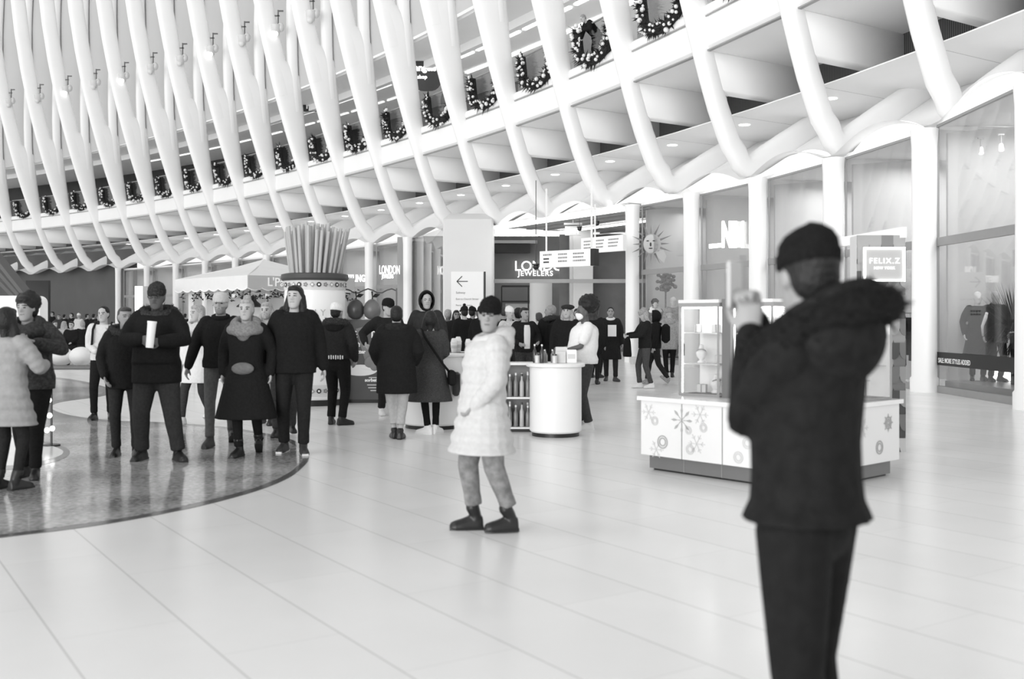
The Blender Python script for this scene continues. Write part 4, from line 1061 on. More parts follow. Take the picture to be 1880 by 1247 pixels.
far = [(96,632,'black-coated person standing far back at the left, tallest there',1.85,.014,'black'),(131,637,'dark-haired person standing far behind the seated child',1.75,.014,'black'),(145,640,'person in a white top and pale hat far behind the ball seats',1.7,.6,'blond'),(160,636,'person in a dark coat far back, right of the pale hat',1.7,.02,'black'),(172,637,'dark-coated person far back next to the white-jacket youth',1.7,.014,'black'),(181,640,'person with brown hair far back touching the white-jacket youth',1.62,.03,'brown'),(108,636,'person with a fair face far back, above the plinth',1.68,.05,'brown'),(118,630,'dark figure furthest back behind the pale hair',1.7,.02,'black'),(340,640,'dark-haired person far back between the big man and the white coat',1.7,.014,'black')]
for px,fy,lab,h,c,hr in far:
    o = dict(yaw=R.choice((170,10,-40,120)), lod=3, skin='l', top='coat', coat=cloth(c), bulk=1.15, hem=.7, trouser=cloth(.02), hair=hr, hs='short')
    if 'pale hat' in lab and 'white top' in lab: o['hat'] = 'beanie'; o['hatm'] = WSHOE
    person(px, fy, lab, o, h=h)
# ---------------- upper gallery people
gz = lambda k: 9.86+rz(k)
def gallery(k, dw, label, o, h=1.74):
    return person(0, 0, label, o, loc=KP(k, ED+dw, gz(k)), h=h)
o = dict(yaw=-68, lod=1, skin='l', top='jacket', coat=cloth(.014), bulk=1.25, hem=.82, trouser=cloth(.03), hs='crop', hair='grey', lean=48, hp=-10, ra=(-.16,-.42,1.22), rap=(-1,.2,-.3), la=(.1,-.30,1.42), lap=(.9,.3,-.5), brow=1)
gallery(3.66, .42, 'grey-haired man in black leaning on the gallery rail with a phone and a booklet', o, 1.80)
s_ = o['_s']
held('phone', lambda mb: mb.box((0,0,0),(.075,.012,.15),None,.006), [BLACK], o, s_.arm[1][2]+Vector((.0,-.06,.10)), 'dark phone held by the man leaning over the gallery rail', 'phone', Matrix.Rotation(.4,3,'X'))
held('paper_sheet', lambda mb: mb.box((0,0,0),(.21,.02,.30)), [WPAINT], o, s_.arm[-1][2]+Vector((-.02,-.10,-.12)), 'white booklet dangling from the hand of the man on the gallery', 'paper', Matrix.Rotation(.1,3,'Y'))
gp = [(5.55,.9,'dark-clad visitor standing behind the gallery glass, right of the slatted shop front',170,'short','black'),(6.75,.8,'fair-haired visitor in black turned away on the gallery below the round shop sign',150,'medium','brown'),(7.62,.7,'visitor in black leaning back against the rail by the slatted front',120,'short','black'),(8.6,.7,'visitor with light cap and dark coat on the gallery above the pot stand',-20,'medium','blond'),(9.7,.8,'visitor in dark clothes behind the gallery glass above the pasta pot',170,'short','black'),(12.6,.8,'dark visitor behind a garland left of the lit letters',170,'short','black'),(15.5,.7,'dark visitor at the gallery rail over the canopy',160,'short','black'),(17.7,.7,'dark visitor at the far left of the gallery rail',20,'short','black'),(3.55,1.0,'dark-haired visitor low behind the gallery glass, furthest right',170,'curly','black')]
for k,dw,lab,yw,hs_,hr in gp:
    gallery(k, dw, lab, dict(yaw=yw, lod=3, skin='l', top='coat', coat=cloth(.013), bulk=1.2, hem=.7, trouser=cloth(.012), hs=hs_, hair=hr), 1.72)
# ================================================================= OBJECTS
def world_part(root, mb, name, mats, smooth=None):
    o = mb.build(name, mats, smooth=smooth); reparent([o], root); return o
# ---------------- canopy tent
root = empty('market_canopy', AT(478, 23.6, z=0)); tag(root, 'white square market canopy with scalloped valance behind the walking group', 'canopy')
CANV = mat('canopy_cloth', .74, .8, .1, .02, 4); CANV_SHADE = mat('canopy_cloth_shaded', .42, .8, .1, .03, 4)  # second cloth is the same fabric darkened, shade painted into two valance sides
cF, cL = AT(455, 22), AT(322, 24.6); u = (cL-cF); v_ = Vector((-u.y, u.x, 0)).normalized(); v_ = v_ if v_.x > 0 else -v_; cR = cF+v_*2.7; cB = cL+v_*2.7
ez = 2.42; apex = (cF+cL+cR+cB)/4; apex.z = 2.88
mb = MB(); cs = [cF, cL, cB, cR]; rows = []
for t in [i/8 for i in range(9)]:
    row = []
    for i in range(4):
        a, b = cs[i], cs[(i+1)%4]
        for j in range(6):
            p = a.lerp(b, j/6); q = Vector((p.x,p.y,ez)).lerp(apex, t); q.z = ez+(apex.z-ez)*(t**.9)-.05*math.sin(math.pi*t); row.append(q)
    row.append(row[0].copy()); rows.append(row)
mb.sheet(rows); world_part(root, mb, 'canopy_top', CANV)
for (a, b, m) in ((cF,cL,CANV),(cF,cR,CANV_SHADE),(cL,cB,CANV),(cR,cB,CANV_SHADE)):
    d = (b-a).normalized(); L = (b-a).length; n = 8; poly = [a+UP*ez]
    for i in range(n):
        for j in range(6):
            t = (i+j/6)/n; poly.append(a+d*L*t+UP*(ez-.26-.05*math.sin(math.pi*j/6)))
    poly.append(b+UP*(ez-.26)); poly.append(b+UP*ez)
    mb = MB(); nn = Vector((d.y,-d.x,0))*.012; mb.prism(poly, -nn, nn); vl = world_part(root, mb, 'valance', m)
    mb = MB(); mb.tube([a+d*L*i/48+UP*(ez-.265-.05*abs(math.sin(math.pi*i/6)))-nn for i in range(49)], .012, 6); world_part(root, mb, 'trim_cord', WHITE)
mb = MB(); bar(mb, Vector((apex.x,apex.y,0)), apex, .07); mb.cyl((apex.x,apex.y,0), .35, .08, 24); world_part(root, mb, 'pole', LITG)
for c in (cF,cL,cR,cB):
    mb = MB(); bar(mb, Vector((c.x,c.y,ez)).lerp(Vector((apex.x,apex.y,ez)), .03), apex-UP*.06, .025); world_part(root, mb, 'rib', LITG)
t = text('lettering', "L'Pasta", .26, WHITE, cF+v_*.45-Vector((v_.y,-v_.x,0))*0+Vector((v_.y,-v_.x,0))*.02+UP*(ez-.22), v_, ext=.004, bold=.004); reparent([t], root)
# stall counter under the canopy
root = empty('stall_counter', AT(470, 24.6, z=0)); tag(root, 'white stall counter with hanging foliage below the market canopy', 'counter')
mb = MB(); mb.box(AT(480,25,z=.5), (3.0,.7,1.0), None, .03); world_part(root, mb, 'counter_body', WPAINT)
mb = MB(); mb.box(AT(480,25,z=1.75), (2.6,.1,.5), None, .02); world_part(root, mb, 'back_panel', LITG)
for px in (352, 398):
    m = MB(); m.box(AT(px,24.8,z=1.2),(.12,.12,2.4)); tag(m.build('canopy_post', WPAINT), 'white post of the stall below the canopy, %s of the pale flat cap' % ('far left' if px < 370 else 'just left'), 'post')

# ---------------- pot of giant pasta
pc = AT(578, 18.2, z=0); root = empty('pasta_pot_display', pc); tag(root, 'giant white pot filled with huge straws of pasta, patterned tile bands', 'display stand')
mb = MB(); mb.lathe(pc, [(.10,.52),(.12,.53),(1.90,.53),(2.0,.52)], 40); world_part(root, mb, 'pot_body', WPAINT, 40)
mb = MB(); mb.lathe(pc, [(0,.54),(.10,.54)], 40); world_part(root, mb, 'plinth_ring', BLACK, 40)
mb = MB(); mb.lathe(pc, [(2.16,.56),(2.20,.59),(2.27,.58),(2.29,.50)], 40); world_part(root, mb, 'rim', mat('dark_rim',.06,.5), 40)
for z0, z1, nm in ((2.0,2.17,'upper'),(.16,.36,'lower')):
    mb = MB(); mb.lathe(pc, [(z0,.535),(z1,.54)], 40); world_part(root, mb, 'tile_band', mat('tile_pale',.62,.4), 40)
    mb = MB(); zc = (z0+z1)/2; R0 = .548
    for i in range(30):
        a = 2*math.pi*i/30; c = pc+Vector((math.cos(a)*R0, math.sin(a)*R0, zc)); n = Vector((math.cos(a), math.sin(a), 0)); t = Vector((-n.y,n.x,0)); mb.mi = (0,1,2)[i%3]
        def dsk(cc, r, seg=10, th=.004): mb.prism([cc+(t*math.cos(b)+UP*math.sin(b))*r for b in [2*math.pi*k/seg for k in range(seg)]], n*0, n*th)
        if i % 3 == 0:
            dsk(c, .042); mb.mi = 3; dsk(c+n*.004, .018); 
        elif i % 3 == 1:
            for k in range(5): dsk(c+(t*math.cos(k*1.257)+UP*math.sin(k*1.257))*.026, .014)
        else: dsk(c, .045, 4); mb.mi = 3; dsk(c+n*.004, .022, 4)
    world_part(root, mb, 'tile_pattern', [mat('tile_dark',.04,.4), mat('tile_mid',.2,.4), mat('tile_grey',.35,.4), WPAINT])
PASTA = mat('pasta', .46, .5, .3, .06, 3); R = random.Random(5); mb = MB()
n = 0
for ring, cnt in ((.47,26),(.36,20),(.22,12),(.08,5)):
    for i in range(cnt):
        a = 2*math.pi*i/cnt+R.uniform(-.08,.08); b = pc+Vector((math.cos(a)*ring*.85, math.sin(a)*ring*.85, 2.15)); r2 = ring*1.17
        tpt = pc+Vector((math.cos(a)*r2+.04, math.sin(a)*r2, 3.05+R.uniform(-.06,.05)+.08*(ring<.3)))
        mb.tube([b, tpt], .028, 7)
world_part(root, mb, 'pasta_bundle', PASTA, 40)
t = text('lettering', 'EATALY', .16, mat('grey_letter',.35,.5), pc+Vector((-.05,-.555,1.55)), (1,.02,0), ext=.006, align='CENTER', space=1.3); reparent([t], root)
t = text('small_lettering', 'LA PASTERIA', .07, mat('grey_letter',.35,.5), pc+Vector((.0,-.555,1.42)), (1,.02,0), ext=.006, align='CENTER', space=1.2); reparent([t], root)

# ---------------- dark promotional stand with fruit picture + wire fruit
bc = AT(664, 18.7, z=0); root = empty('promotion_stand', bc); tag(root, 'dark flared promotional stand with big white letters right of the pasta pot', 'display stand')
DST = mat('stand_dark_grey', .10, .5, .3, .05, 3)
mb = MB(); mb.rings([[bc+Vector((sx*w_, sy*d_, z)) for sx,sy in ((-1,-1),(1,-1),(1,1),(-1,1))] for z,w_,d_ in ((.06,.62,.3),(.06,.62,.3),(1.48,.36,.24))]); world_part(root, mb, 'stand_body', DST)
mb = MB(); mb.box(bc+UP*.03, (1.2,.58,.06)); world_part(root, mb, 'plinth', BLACK)
def onface(x, z, off=.0): 
    t_ = (z-.06)/1.42; return bc+Vector((x, -(.3*(1-t_)+.24*t_)-off, z))
for txt, x, z, s_ in (('E A T A', -.12, 1.16, .17),('NYC', -.12, 1.0, .11),('better', -.12, .88, .09),('sorbetto', .10, .38, .08)):
    t = text('lettering', txt, s_, WHITE, onface(x, z, .012), (1,0,0), Vector((0,.04,1)), ext=.004, bold=.004); reparent([t], root)
mb = MB()
for z, w_ in ((.45,.22),(.32,.28),(.27,.24),(.22,.16)): mb.box(onface(.28,z,.008),(w_,.01,.018))
world_part(root, mb, 'fine_print', LITG)
mb = MB(); mb.prism([onface(.02+.30*math.cos(a), .58+.10*math.sin(a), .006) for a in [2*math.pi*j/24 for j in range(24)]], (0,-.006,0), (0,0,0)); mb.ell(onface(.30,.62,.01), (.3,.012,.05)); world_part(root, mb, 'dish_picture', WPAINT)
mb = MB()
for x, z, r in ((.20,.72,.11),(.34,.74,.11),(.27,.66,.09)): mb.ell(onface(x, z, .016), (r,.02,r))
mb.box(onface(.10,1.0,.01), (.14,.012,.7), Matrix.Rotation(-.28,3,'Y')); world_part(root, mb, 'fruit_picture', [MIDG])
mb = MB(); mb.rings([[bc+Vector((x_, y_, z)) for x_,y_ in ((-.32,-.2),(.32,-.2),(.32,.2),(-.32,.2))] for z in (1.48,1.50)]); world_part(root, mb, 'paper_top', WPAINT)
PEAR = mat('dark_fruit', .05, .35, .5, .2, 5); PEAR2 = mat('grey_fruit', .13, .35, .5, .2, 5)
mb = MB()
for x0 in (-.42, .62): bar(mb, bc+Vector((x0,.1,0)), bc+Vector((x0,.1,2.05)), .025)
mb.tube([bc+Vector((-.42+1.04*i/12,.1,2.0+.04*math.sin(i*1.3))) for i in range(13)], .014, 6)
fr = mb.build('wire_frame', DGREY); tag(fr, 'thin dark wire frame from which the two giant fruits hang', 'frame')
for i,(px,m,lab) in enumerate(((653,PEAR,'giant dark round fruit ornament, left of the two over the dark stand'),(683,PEAR2,'giant grey round fruit ornament, right of the two over the dark stand'))):
    c = AT(px, 18.45, 566); root = empty('fruit_ornament', c); tag(root, lab, 'ornament', None)
    mb = MB(); mb.lathe((0,0,0), [(-.20,.0),(-.195,.06),(-.15,.125),(-.07,.155),(.02,.15),(.09,.12),(.14,.07),(.16,.03),(.15,.0)], 24); mb.build('fruit', m, root, 'all')
    mb = MB(); mb.tube([(0,0,.13),(.01,0,.2),(.0,.0,.30)], [.014,.011,.016], 8); mb.build('stalk', BLACK, root, 'all')
    mb = MB(); mb.prism([Vector((0,0,.2)),Vector((.06,-.02,.26)),Vector((.15,0,.25)),Vector((.08,.02,.19))], (0,-.004,0),(0,.004,0)); mb.build('leaf', LEAF, root)

# ---------------- round counters with goods
def round_counter(c, r, h, label, slab=.05):
    root = empty('round_counter', c); tag(root, label, 'counter')
    mb = MB(); mb.lathe((0,0,0), [(.05,r-.02),(.07,r),(h-slab,r),(h-slab,r-.01)], 40); mb.build('counter_body', WPAINT, root, 40)
    mb = MB(); mb.lathe((0,0,0), [(h-slab,r+.03),(h-slab+.01,r+.045),(h-.012,r+.045),(h,r+.03)], 40); mb.build('counter_top', WPAINT, root, 40)
    mb = MB(); mb.lathe((0,0,0), [(0,r-.03),(.05,r-.03)], 40); mb.build('plinth', BLACK, root, 40)
    return root
rc = AT(1020, 13.35, z=0); round_counter(rc, .335, .935, 'white round-ended counter in front of the masked woman')
lc = AT(796, 14.35, z=0); round_counter(lc, .42, 1.03, 'white round counter behind the woman in the long grey wool coat')
lc2 = AT(868, 14.6, z=0); round_counter(lc2, .36, 1.03, 'white round counter partly hidden behind the woman in the white coat')
# shelf unit between
sc0 = AT(947, 13.9, z=0); root = empty('bottle_shelf', sc0); tag(root, 'low shelf of tall bottles between the white-coated woman and the round-ended counter', 'shelf')
mb = MB()
for z in (.05,.45,.90): mb.box((0,0,z), (.44,.34,.025))
mb.build('shelf_board', WPAINT, root)
mb = MB(); mb.box((-.22,0,.46),(.02,.34,.92)); mb.box((.22,0,.46),(.02,.34,.92)); mb.box((0,.17,.46),(.44,.02,.92)); mb.build('shelf_side', MGREY, root)
mb = MB(); mb.box((0,0,.02),(.44,.34,.04)); mb.build('plinth', BLACK, root)
BOT = [mat('bottle_grey',.22,.2,.5), mat('bottle_dark',.03,.2,.6), mat('bottle_pale',.5,.2,.5)]
R = random.Random(9); bcount = 0
def bottle(p, h, r, m, label, group, name='bottle', cap=True):
    root = empty(name, p); tag(root, label, 'bottle', group)
    mb = MB(); mb.lathe((0,0,0), [(0,r*.9),(.008,r),(h*.62,r),(h*.74,r*.45),(h*.9,r*.38),(h*.9,r*.3)], 14); mb.build('bottle_body', m, root, 40)
    mb = MB(); mb.lathe((0,0,0), [(h*.9,r*.45),(h,r*.45)], 12); mb.build('cap', WPAINT if m is not BOT[2] else BOT[1], root, 40)
for lev, nm in ((.065,'lower'),(.465,'upper')):
    for row in range(2):
        for i in range(5):
            bottle(sc0+Vector((-.16+.08*i, -.10+.12*row, lev)), .31+R.uniform(-.03,.02), .030, BOT[0 if (i+row)%3 else 2], 'tall bottle standing on the %s board of the low shelf' % nm, 'bottles on the %s board of the low shelf' % nm)
H1 = .936
def box_item(c, size, m, label, name='product_box', rz=0, cat='box', group=None, lidm=None):
    root = empty(name, c, rz); tag(root, label, cat, group)
    mb = MB(); mb.box((0,0,size[2]/2), size, None, .006); mb.build('box_body', m, root)
    mb = MB(); mb.box((0,-size[1]/2-.002,size[2]*.5), (size[0]*.7,.004,size[2]*.35)); mb.build('label', lidm or LITG, root)
for i,(dx,dy,s_,m,lab) in enumerate(((.20,-.05,(.13,.12,.17),WPAINT,'white product box nearest the masked woman on the round-ended counter'),(.06,-.08,(.13,.12,.15),mat('box_pale',.6,.5),'pale product box in the middle of the round-ended counter'),(.08,.12,(.15,.12,.20),mat('box_pale2',.68,.5),'pale tall box at the back of the round-ended counter'))):
    box_item(rc+Vector((dx,dy,H1)), s_, m, lab)
for i in range(4): bottle(rc+Vector((-.09-.04*(i%2)+.05*i-.05, .02+.05*(i%2), H1)), .17, .022, BOT[2] if i%2 else BOT[0], 'small clear bottle at the centre of the round-ended counter', 'small bottles on the round-ended counter')
for i,(dx,dy) in enumerate(((-.27,-.02),(-.18,-.12))): bottle(rc+Vector((dx,dy,H1)), .24, .024, BOT[1], 'dark slim bottle on the left half of the round-ended counter', 'dark bottles on the round-ended counter')
for i,(dx,dy) in enumerate(((-.22,.05),(-.24,-.12),(-.13,.12),(-.02,-.2))):
    root = empty('glass_jar', rc+Vector((dx,dy,H1))); tag(root, 'small glass jar among the bottles of the round-ended counter', 'jar', 'glass jars on the round-ended counter')
    mb = MB(); mb.lathe((0,0,0), [(0,.03),(.09,.032),(.1,.028)], 14); mb.build('jar_body', mat('jar_glass',.55,.1,.6), root, 40)
    mb = MB(); mb.lathe((0,0,0), [(.1,.03),(.118,.03)], 14); mb.build('lid', BOT[1], root, 40)
H2 = 1.031
for i,(c,dx,dy,h_,w_) in enumerate(((lc2,-.20,-.10,.22,.09),(lc2,-.06,-.16,.19,.08),(lc2,.10,-.05,.24,.09),(lc,.28,.05,.20,.09),(lc,.18,-.16,.16,.08))):
    root = empty('paper_cup_stack', c+Vector((dx,dy,H2))); tag(root, 'stack of white paper cups on the left white counters', 'cup stack', 'white cup stacks on the left counters')
    mb = MB(); mb.lathe((0,0,0), [(0,w_*.4),(h_*.7,w_*.55),(h_*.72,w_*.6)]+[(h_*.72+.001,w_*.5),(h_*.9,w_*.42),(h_,w_*.3)], 16); mb.build('cup', WPAINT, root, 40)
    mb = MB(); mb.lathe((0,0,0), [(h_*.3,w_*.49),(h_*.5,w_*.53)], 16); mb.build('sleeve', LITG, root, 40)
box_item(lc2+Vector((.02,.12,H2)), (.2,.14,.16), LITG, 'pale box behind the cup stacks on the counter near the white-coated woman')
# black bag strap visible behind white coat
mb = MB(); mb.box((0,0,0), (.10,.2,.32), None, .03); o_ = mb.build('hanging_bag', BLACK, smooth=40); o_.location = AT(838, 14.0, z=.62); tag(o_, 'narrow black bag hanging between the wool coat and the white coat', 'bag')

LETW = mat('white_letter_glow', .9, .5, .2, emit=.7)
# ---------------- snowflake kiosk
KO = AT(1482, 8.92, z=0); e1 = Vector((-.66,.752,0)).normalized(); e2 = Vector((.752,.66,0)).normalized()
def K(a, b, z=0): return KO+e1*a+e2*b+UP*z
KW = mat('kiosk_white', .80, .35, .3, .02, 2); TOE = mat('kiosk_toe_kick', .17, .4, .4, .05, 3)
KA, KB, KH = 1.90, 1.57, .735
root = empty('jewellery_kiosk', K(KA/2, KB/2)); tag(root, 'white kiosk counter with pale snowflake prints behind the man in the black parka', 'kiosk')
mb = MB(); mb.prism([K(0,0),K(KA,0),K(KA,KB),K(0,KB)], UP*.155, UP*(KH-.04)); world_part(root, mb, 'cabinet', KW)
mb = MB(); mb.prism([K(-.03,-.03),K(KA+.03,-.03),K(KA+.03,KB+.03),K(-.03,KB+.03)], UP*(KH-.04), UP*KH); world_part(root, mb, 'counter_top', mat('kiosk_top', .84, .12, .5))
mb = MB(); mb.prism([K(.06,.06),K(KA-.06,.06),K(KA-.06,KB-.06),K(.06,KB-.06)], UP*.02, UP*.155); world_part(root, mb, 'toe_kick', TOE)
mb = MB(); mb.prism([K(.09,.09),K(KA-.09,.09),K(KA-.09,KB-.09),K(.09,KB-.09)], UP*.001, UP*.02); world_part(root, mb, 'foot', BLACK)
mb = MB()
for a in (.42,.90,1.38): mb.prism([K(a-.004,-.004),K(a+.004,-.004),K(a+.004,.0),K(a-.004,.0)], UP*.155, UP*(KH-.05))
for a in (.5,.95,1.4): mb.prism([K(a-.004,.055),K(a+.004,.055),K(a+.004,.06),K(a-.004,.06)], UP*.02, UP*.155)
world_part(root, mb, 'door_seam', MGREY)
def flake(mb, c, t, n, r, kind):
    c = c+n*.003
    def seg(p, q, w_): 
        d = (q-p).normalized(); s = n.cross(d)*w_; mb.prism([p-s,p+s,q+s,q-s], n*0, n*.002)
    if kind == 0:
        for k in range(8):
            a = k*math.pi/4; d = t*math.cos(a)+UP*math.sin(a); p1, p2 = c+d*r*.35, c+d*r
            s = n.cross(d); mb.prism([p1, p1.lerp(p2,.6)+s*r*.10, p2, p1.lerp(p2,.6)-s*r*.10], n*0, n*.002); seg(c+d*r*.1, p1, .003)
    elif kind == 1:
        for rr_ in (r, r*.62):
            N = 20
            for k in range(N):
                a0, a1 = 2*math.pi*k/N, 2*math.pi*(k+1)/N; seg(c+(t*math.cos(a0)+UP*math.sin(a0))*rr_, c+(t*math.cos(a1)+UP*math.sin(a1))*rr_, .006)
    else:
        for k in range(6):
            a = k*math.pi/3; d = t*math.cos(a)+UP*math.sin(a); seg(c, c+d*r, .004)
            for q in (-1,1):
                b_ = a+q*.8; d2 = t*math.cos(b_)+UP*math.sin(b_); seg(c+d*r*.55, c+d*r*.55+d2*r*.3, .0035)
PR1 = mat('print_mid', .42, .5); PR2 = mat('print_pale', .66, .5)
tt, nn = -e1, -e2
for a, z, r, kd, m in ((1.38,.53,.13,0,PR1),(1.62,.30,.06,1,PR1),(1.72,.50,.04,1,PR2),(1.80,.58,.09,2,PR2),(1.20,.32,.10,2,PR2),(1.30,.44,.035,1,PR2),(1.28,.26,.045,1,PR2),(1.12,.48,.04,1,PR2),(1.16,.60,.10,2,PR2),(.76,.56,.06,1,PR2),(.62,.38,.05,1,PR2),(.72,.24,.05,1,PR2),(.5,.55,.10,2,PR2),(1.7,.22,.09,2,PR2)):
    mb = MB(); flake(mb, K(a,0,z), tt, nn, r, kd); world_part(root, mb, 'snowflake_print', m)
tt, nn = e2, -e1
for a, z, r, kd, m in ((1.36,.52,.055,1,PR1),(1.36,.52,.09,0,PR1),(1.20,.30,.06,1,PR1),(.9,.5,.1,2,PR2)):
    mb = MB(); flake(mb, K(0,a,z), tt, nn, r, kd); world_part(root, mb, 'snowflake_print', m)
LED = mat('led_strip', .9, .4, .2, emit=5.0)
def show_case(a0, a1, b0, b1, z1, label, shelves=(1.05,1.36)):
    r_ = empty('display_case', K((a0+a1)/2,(b0+b1)/2,KH)); tag(r_, label, 'display case', 'glass display cases on the snowflake kiosk')
    cs_ = [(a0,b0),(a1,b0),(a1,b1),(a0,b1)]
    mb = MB()
    for i in range(4):
        p, q = cs_[i], cs_[(i+1)%4]
        bar(mb, K(*p,z1-.02), K(*q,z1-.02), .025, .04); bar(mb, K(*p,KH+.012), K(*q,KH+.012), .02, .02)
        bar(mb, K(*p,KH), K(*p,z1), .02)
    f_ = mb.build('frame', MGREY)
    mb = MB()
    for p in cs_[:2]: bar(mb, K(p[0]+(.02 if p[0]==a0 else -.02),p[1]+.02,KH+.03), K(p[0]+(.02 if p[0]==a0 else -.02),p[1]+.02,z1-.05), .014)
    bar(mb, K(a0+.02,b0+.02,z1-.05), K(a1-.02,b0+.02,z1-.05), .016); bar(mb, K(a0+.02,b1-.03,z1-.05), K(a0+.02,b0+.02,z1-.05), .014)
    l_ = mb.build('led_strip', LED)
    mb = MB()
    for i in range(4):
        p, q = cs_[i], cs_[(i+1)%4]; bar(mb, K(*p,(KH+z1)/2), K(*q,(KH+z1)/2), .004, z1-KH-.06)
    g_ = mb.build('glass', CGLASS)
    mb = MB()
    for z in shelves: mb.prism([K(a0+.03,b0+.03),K(a1-.03,b0+.03),K(a1-.03,b1-.03),K(a0+.03,b1-.03)], UP*z, UP*(z+.008))
    s_ = mb.build('glass_shelf', mat('shelf_glass', .7, .2, .5))
    mb = MB(); mb.prism([K(a0,b1-.02),K(a1,b1-.02),K(a1,b1-.01),K(a0,b1-.01)], UP*(KH+.02), UP*(z1-.03)); k_ = mb.build('back_panel', WPAINT)
    mb = MB(); mb.prism([K(a0-.01,b0-.01),K(a1+.01,b0-.01),K(a1+.01,b1+.01),K(a0-.01,b1+.01)], UP*(z1), UP*(z1+.03)); t_ = mb.build('lid', WPAINT)
    reparent([f_,l_,g_,s_,k_,t_], r_)
    R_ = random.Random(int(a0*100)); n_ = 0
    for z in (KH+.03,)+tuple(s+.009 for s in shelves):
        for q in range(2):
            a = a0+(a1-a0)*(.3+.4*q)+R_.uniform(-.02,.02); b = (b0+b1)/2+R_.uniform(-.03,.03); kd = R_.choice((0,1,2))
            rr = empty('necklace_bust' if kd == 0 else ('gift_box' if kd == 1 else 'earring_stand'), K(a,b,z+.001), R_.uniform(-.5,.5)); tag(rr, ('pale necklace bust' if kd==0 else 'small pale gift box' if kd==1 else 'thin earring stand')+' inside a lit glass display case of the kiosk', 'jewellery display', 'jewellery displays in the lit kiosk cases, '+('busts' if kd==0 else 'gift boxes' if kd==1 else 'earring stands'))
            if kd == 0:
                mb = MB(); mb.lathe((0,0,0), [(0,.045),(.01,.045),(.03,.02),(.07,.05),(.11,.055),(.14,.03),(.18,.02),(.19,.0)], 14); mb.build('bust', WPAINT, rr, 40)
                mb = MB(); mb.tube([(math.cos(t_)*.045, math.sin(t_)*.045-.012, .12-.02*math.sin(t_+math.pi)*-1) for t_ in [2*math.pi*k/12 for k in range(12)]], .005, 5, close=True); mb.build('necklace', MGREY, rr)
            elif kd == 1:
                mb = MB(); mb.box((0,0,.04),(.09,.07,.08),None,.004); mb.build('box_body', LITG, rr); mb = MB(); mb.box((0,0,.04),(.095,.012,.085)); mb.box((0,0,.04),(.012,.075,.085)); mb.build('ribbon', MGREY, rr)
            else:
                mb = MB(); mb.cyl((0,0,0),.03,.008,12); bar(mb,(0,0,0),(0,0,.16),.006); bar(mb,(-.05,0,.15),(.05,0,.15),.006); mb.build('stand', MGREY, rr)
                mb = MB(); [mb.ell((x,-.004,.125),(.008,.008,.02),None,8,6) for x in (-.04,-.015,.015,.04)]; mb.build('earrings', WPAINT, rr)
    ld = bpy.data.lights.new('case_light', 'POINT'); ld.energy = 2.2; ld.shadow_soft_size = .1
    lo = bpy.data.objects.new('case_light', ld); C.objects.link(lo); lo.location = K((a0+a1)/2,(b0+b1)/2,z1-.12)
show_case(1.24, 1.72, .38, .72, 1.665, 'left glass case with bright light strips at the far left of the kiosk')
show_case(.62, 1.08, .38, .72, 1.665, 'middle glass case with bright light strips left of the raised phone man')
show_case(.05, .42, .98, 1.50, 1.66, 'right glass case of the kiosk in front of the scalloped sign tower')
for a, lab in ((1.16,'grey post between the two left glass cases of the kiosk'),):
    mb = MB(); mb.prism([K(a-.05,.40),K(a+.05,.40),K(a+.05,.55),K(a-.05,.55)], UP*KH, UP*1.70); tag(mb.build('kiosk_post', mat('kiosk_post',.16,.4,.4)), lab, 'post')
mb = MB(); mb.prism([K(.98+.12,.76),K(.5,.76),K(.5,.80),K(1.1,.80)], UP*KH, UP*1.6); o_ = mb.build('kiosk_screen', GREYP); tag(o_, 'grey panel standing behind the middle glass case', 'panel')
mb = MB(); mb.ell((0,0,0), (.028,.028,.12)); o_ = mb.build('kiosk_lamp', EMIT2, smooth='all'); o_.location = K(.40,.45,1.42); 
m2 = MB(); m2.cyl((0,0,-.68), .02, .58, 10); st_ = m2.build('lamp_stem', MGREY, o_); tag(o_, 'small glowing drop-shaped lamp beside the raised hand', 'lamp')
# ---------------- sign tower with scallops
TX0, TX1, TD = (1574-CX)/F*11.7, (1662-CX)/F*11.7, 11.7; TH_ = EYE+(HOR-432)*TD/F; tw_ = TX1-TX0
tc = Vector(((TX0+TX1)/2, TD, 0)); root = empty('sign_tower', tc); tag(root, 'tall kiosk tower clad in grey fish-scale scallops carrying the lit FELIX.Z sign', 'sign tower')
SCT = [mat('scale_%d' % i, v, .6) for i,v in enumerate((.62,.34,.20,.09))]
mb = MB(); mb.box((0,.14,TH_/2), (tw_,.24,TH_), None, .01); mb.build('core', SCT[0], root)
mb = MB(); nsc = 4; sw = tw_/nsc; R = random.Random(2); row = 0; z = TH_-.0
while z > .12:
    for i in range(-1, nsc+1):
        x0 = -tw_/2+sw*(i+(.5 if row%2 else 0)); y = .018-.0012*row if False else .012
        mb.mi = R.choice((0,1,1,2,3)) if row%3 else R.choice((1,2,3)); pts = []
        xa, xb = max(x0,-tw_/2), min(x0+sw, tw_/2)
        if xb-xa < .02: continue
        cx_ = x0+sw/2
        top = z; pts = [Vector((xa, 0, top)), Vector((xb, 0, top))]
        for k in range(9):
            a_ = math.pi*k/8; xx = cx_+math.cos(a_)*sw/2
            if xa-1e-6 <= xx <= xb+1e-6: pts.append(Vector((xx, 0, z-.10-math.sin(a_)*.09)))
        yy = -.004-.0015*(row); mb.prism(pts, (0,yy if False else -.004-.012*((row)%2),0), (0,.02,0))
    z -= .135; row += 1
mb.build('scale_cladding', SCT, root)
mb = MB(); 
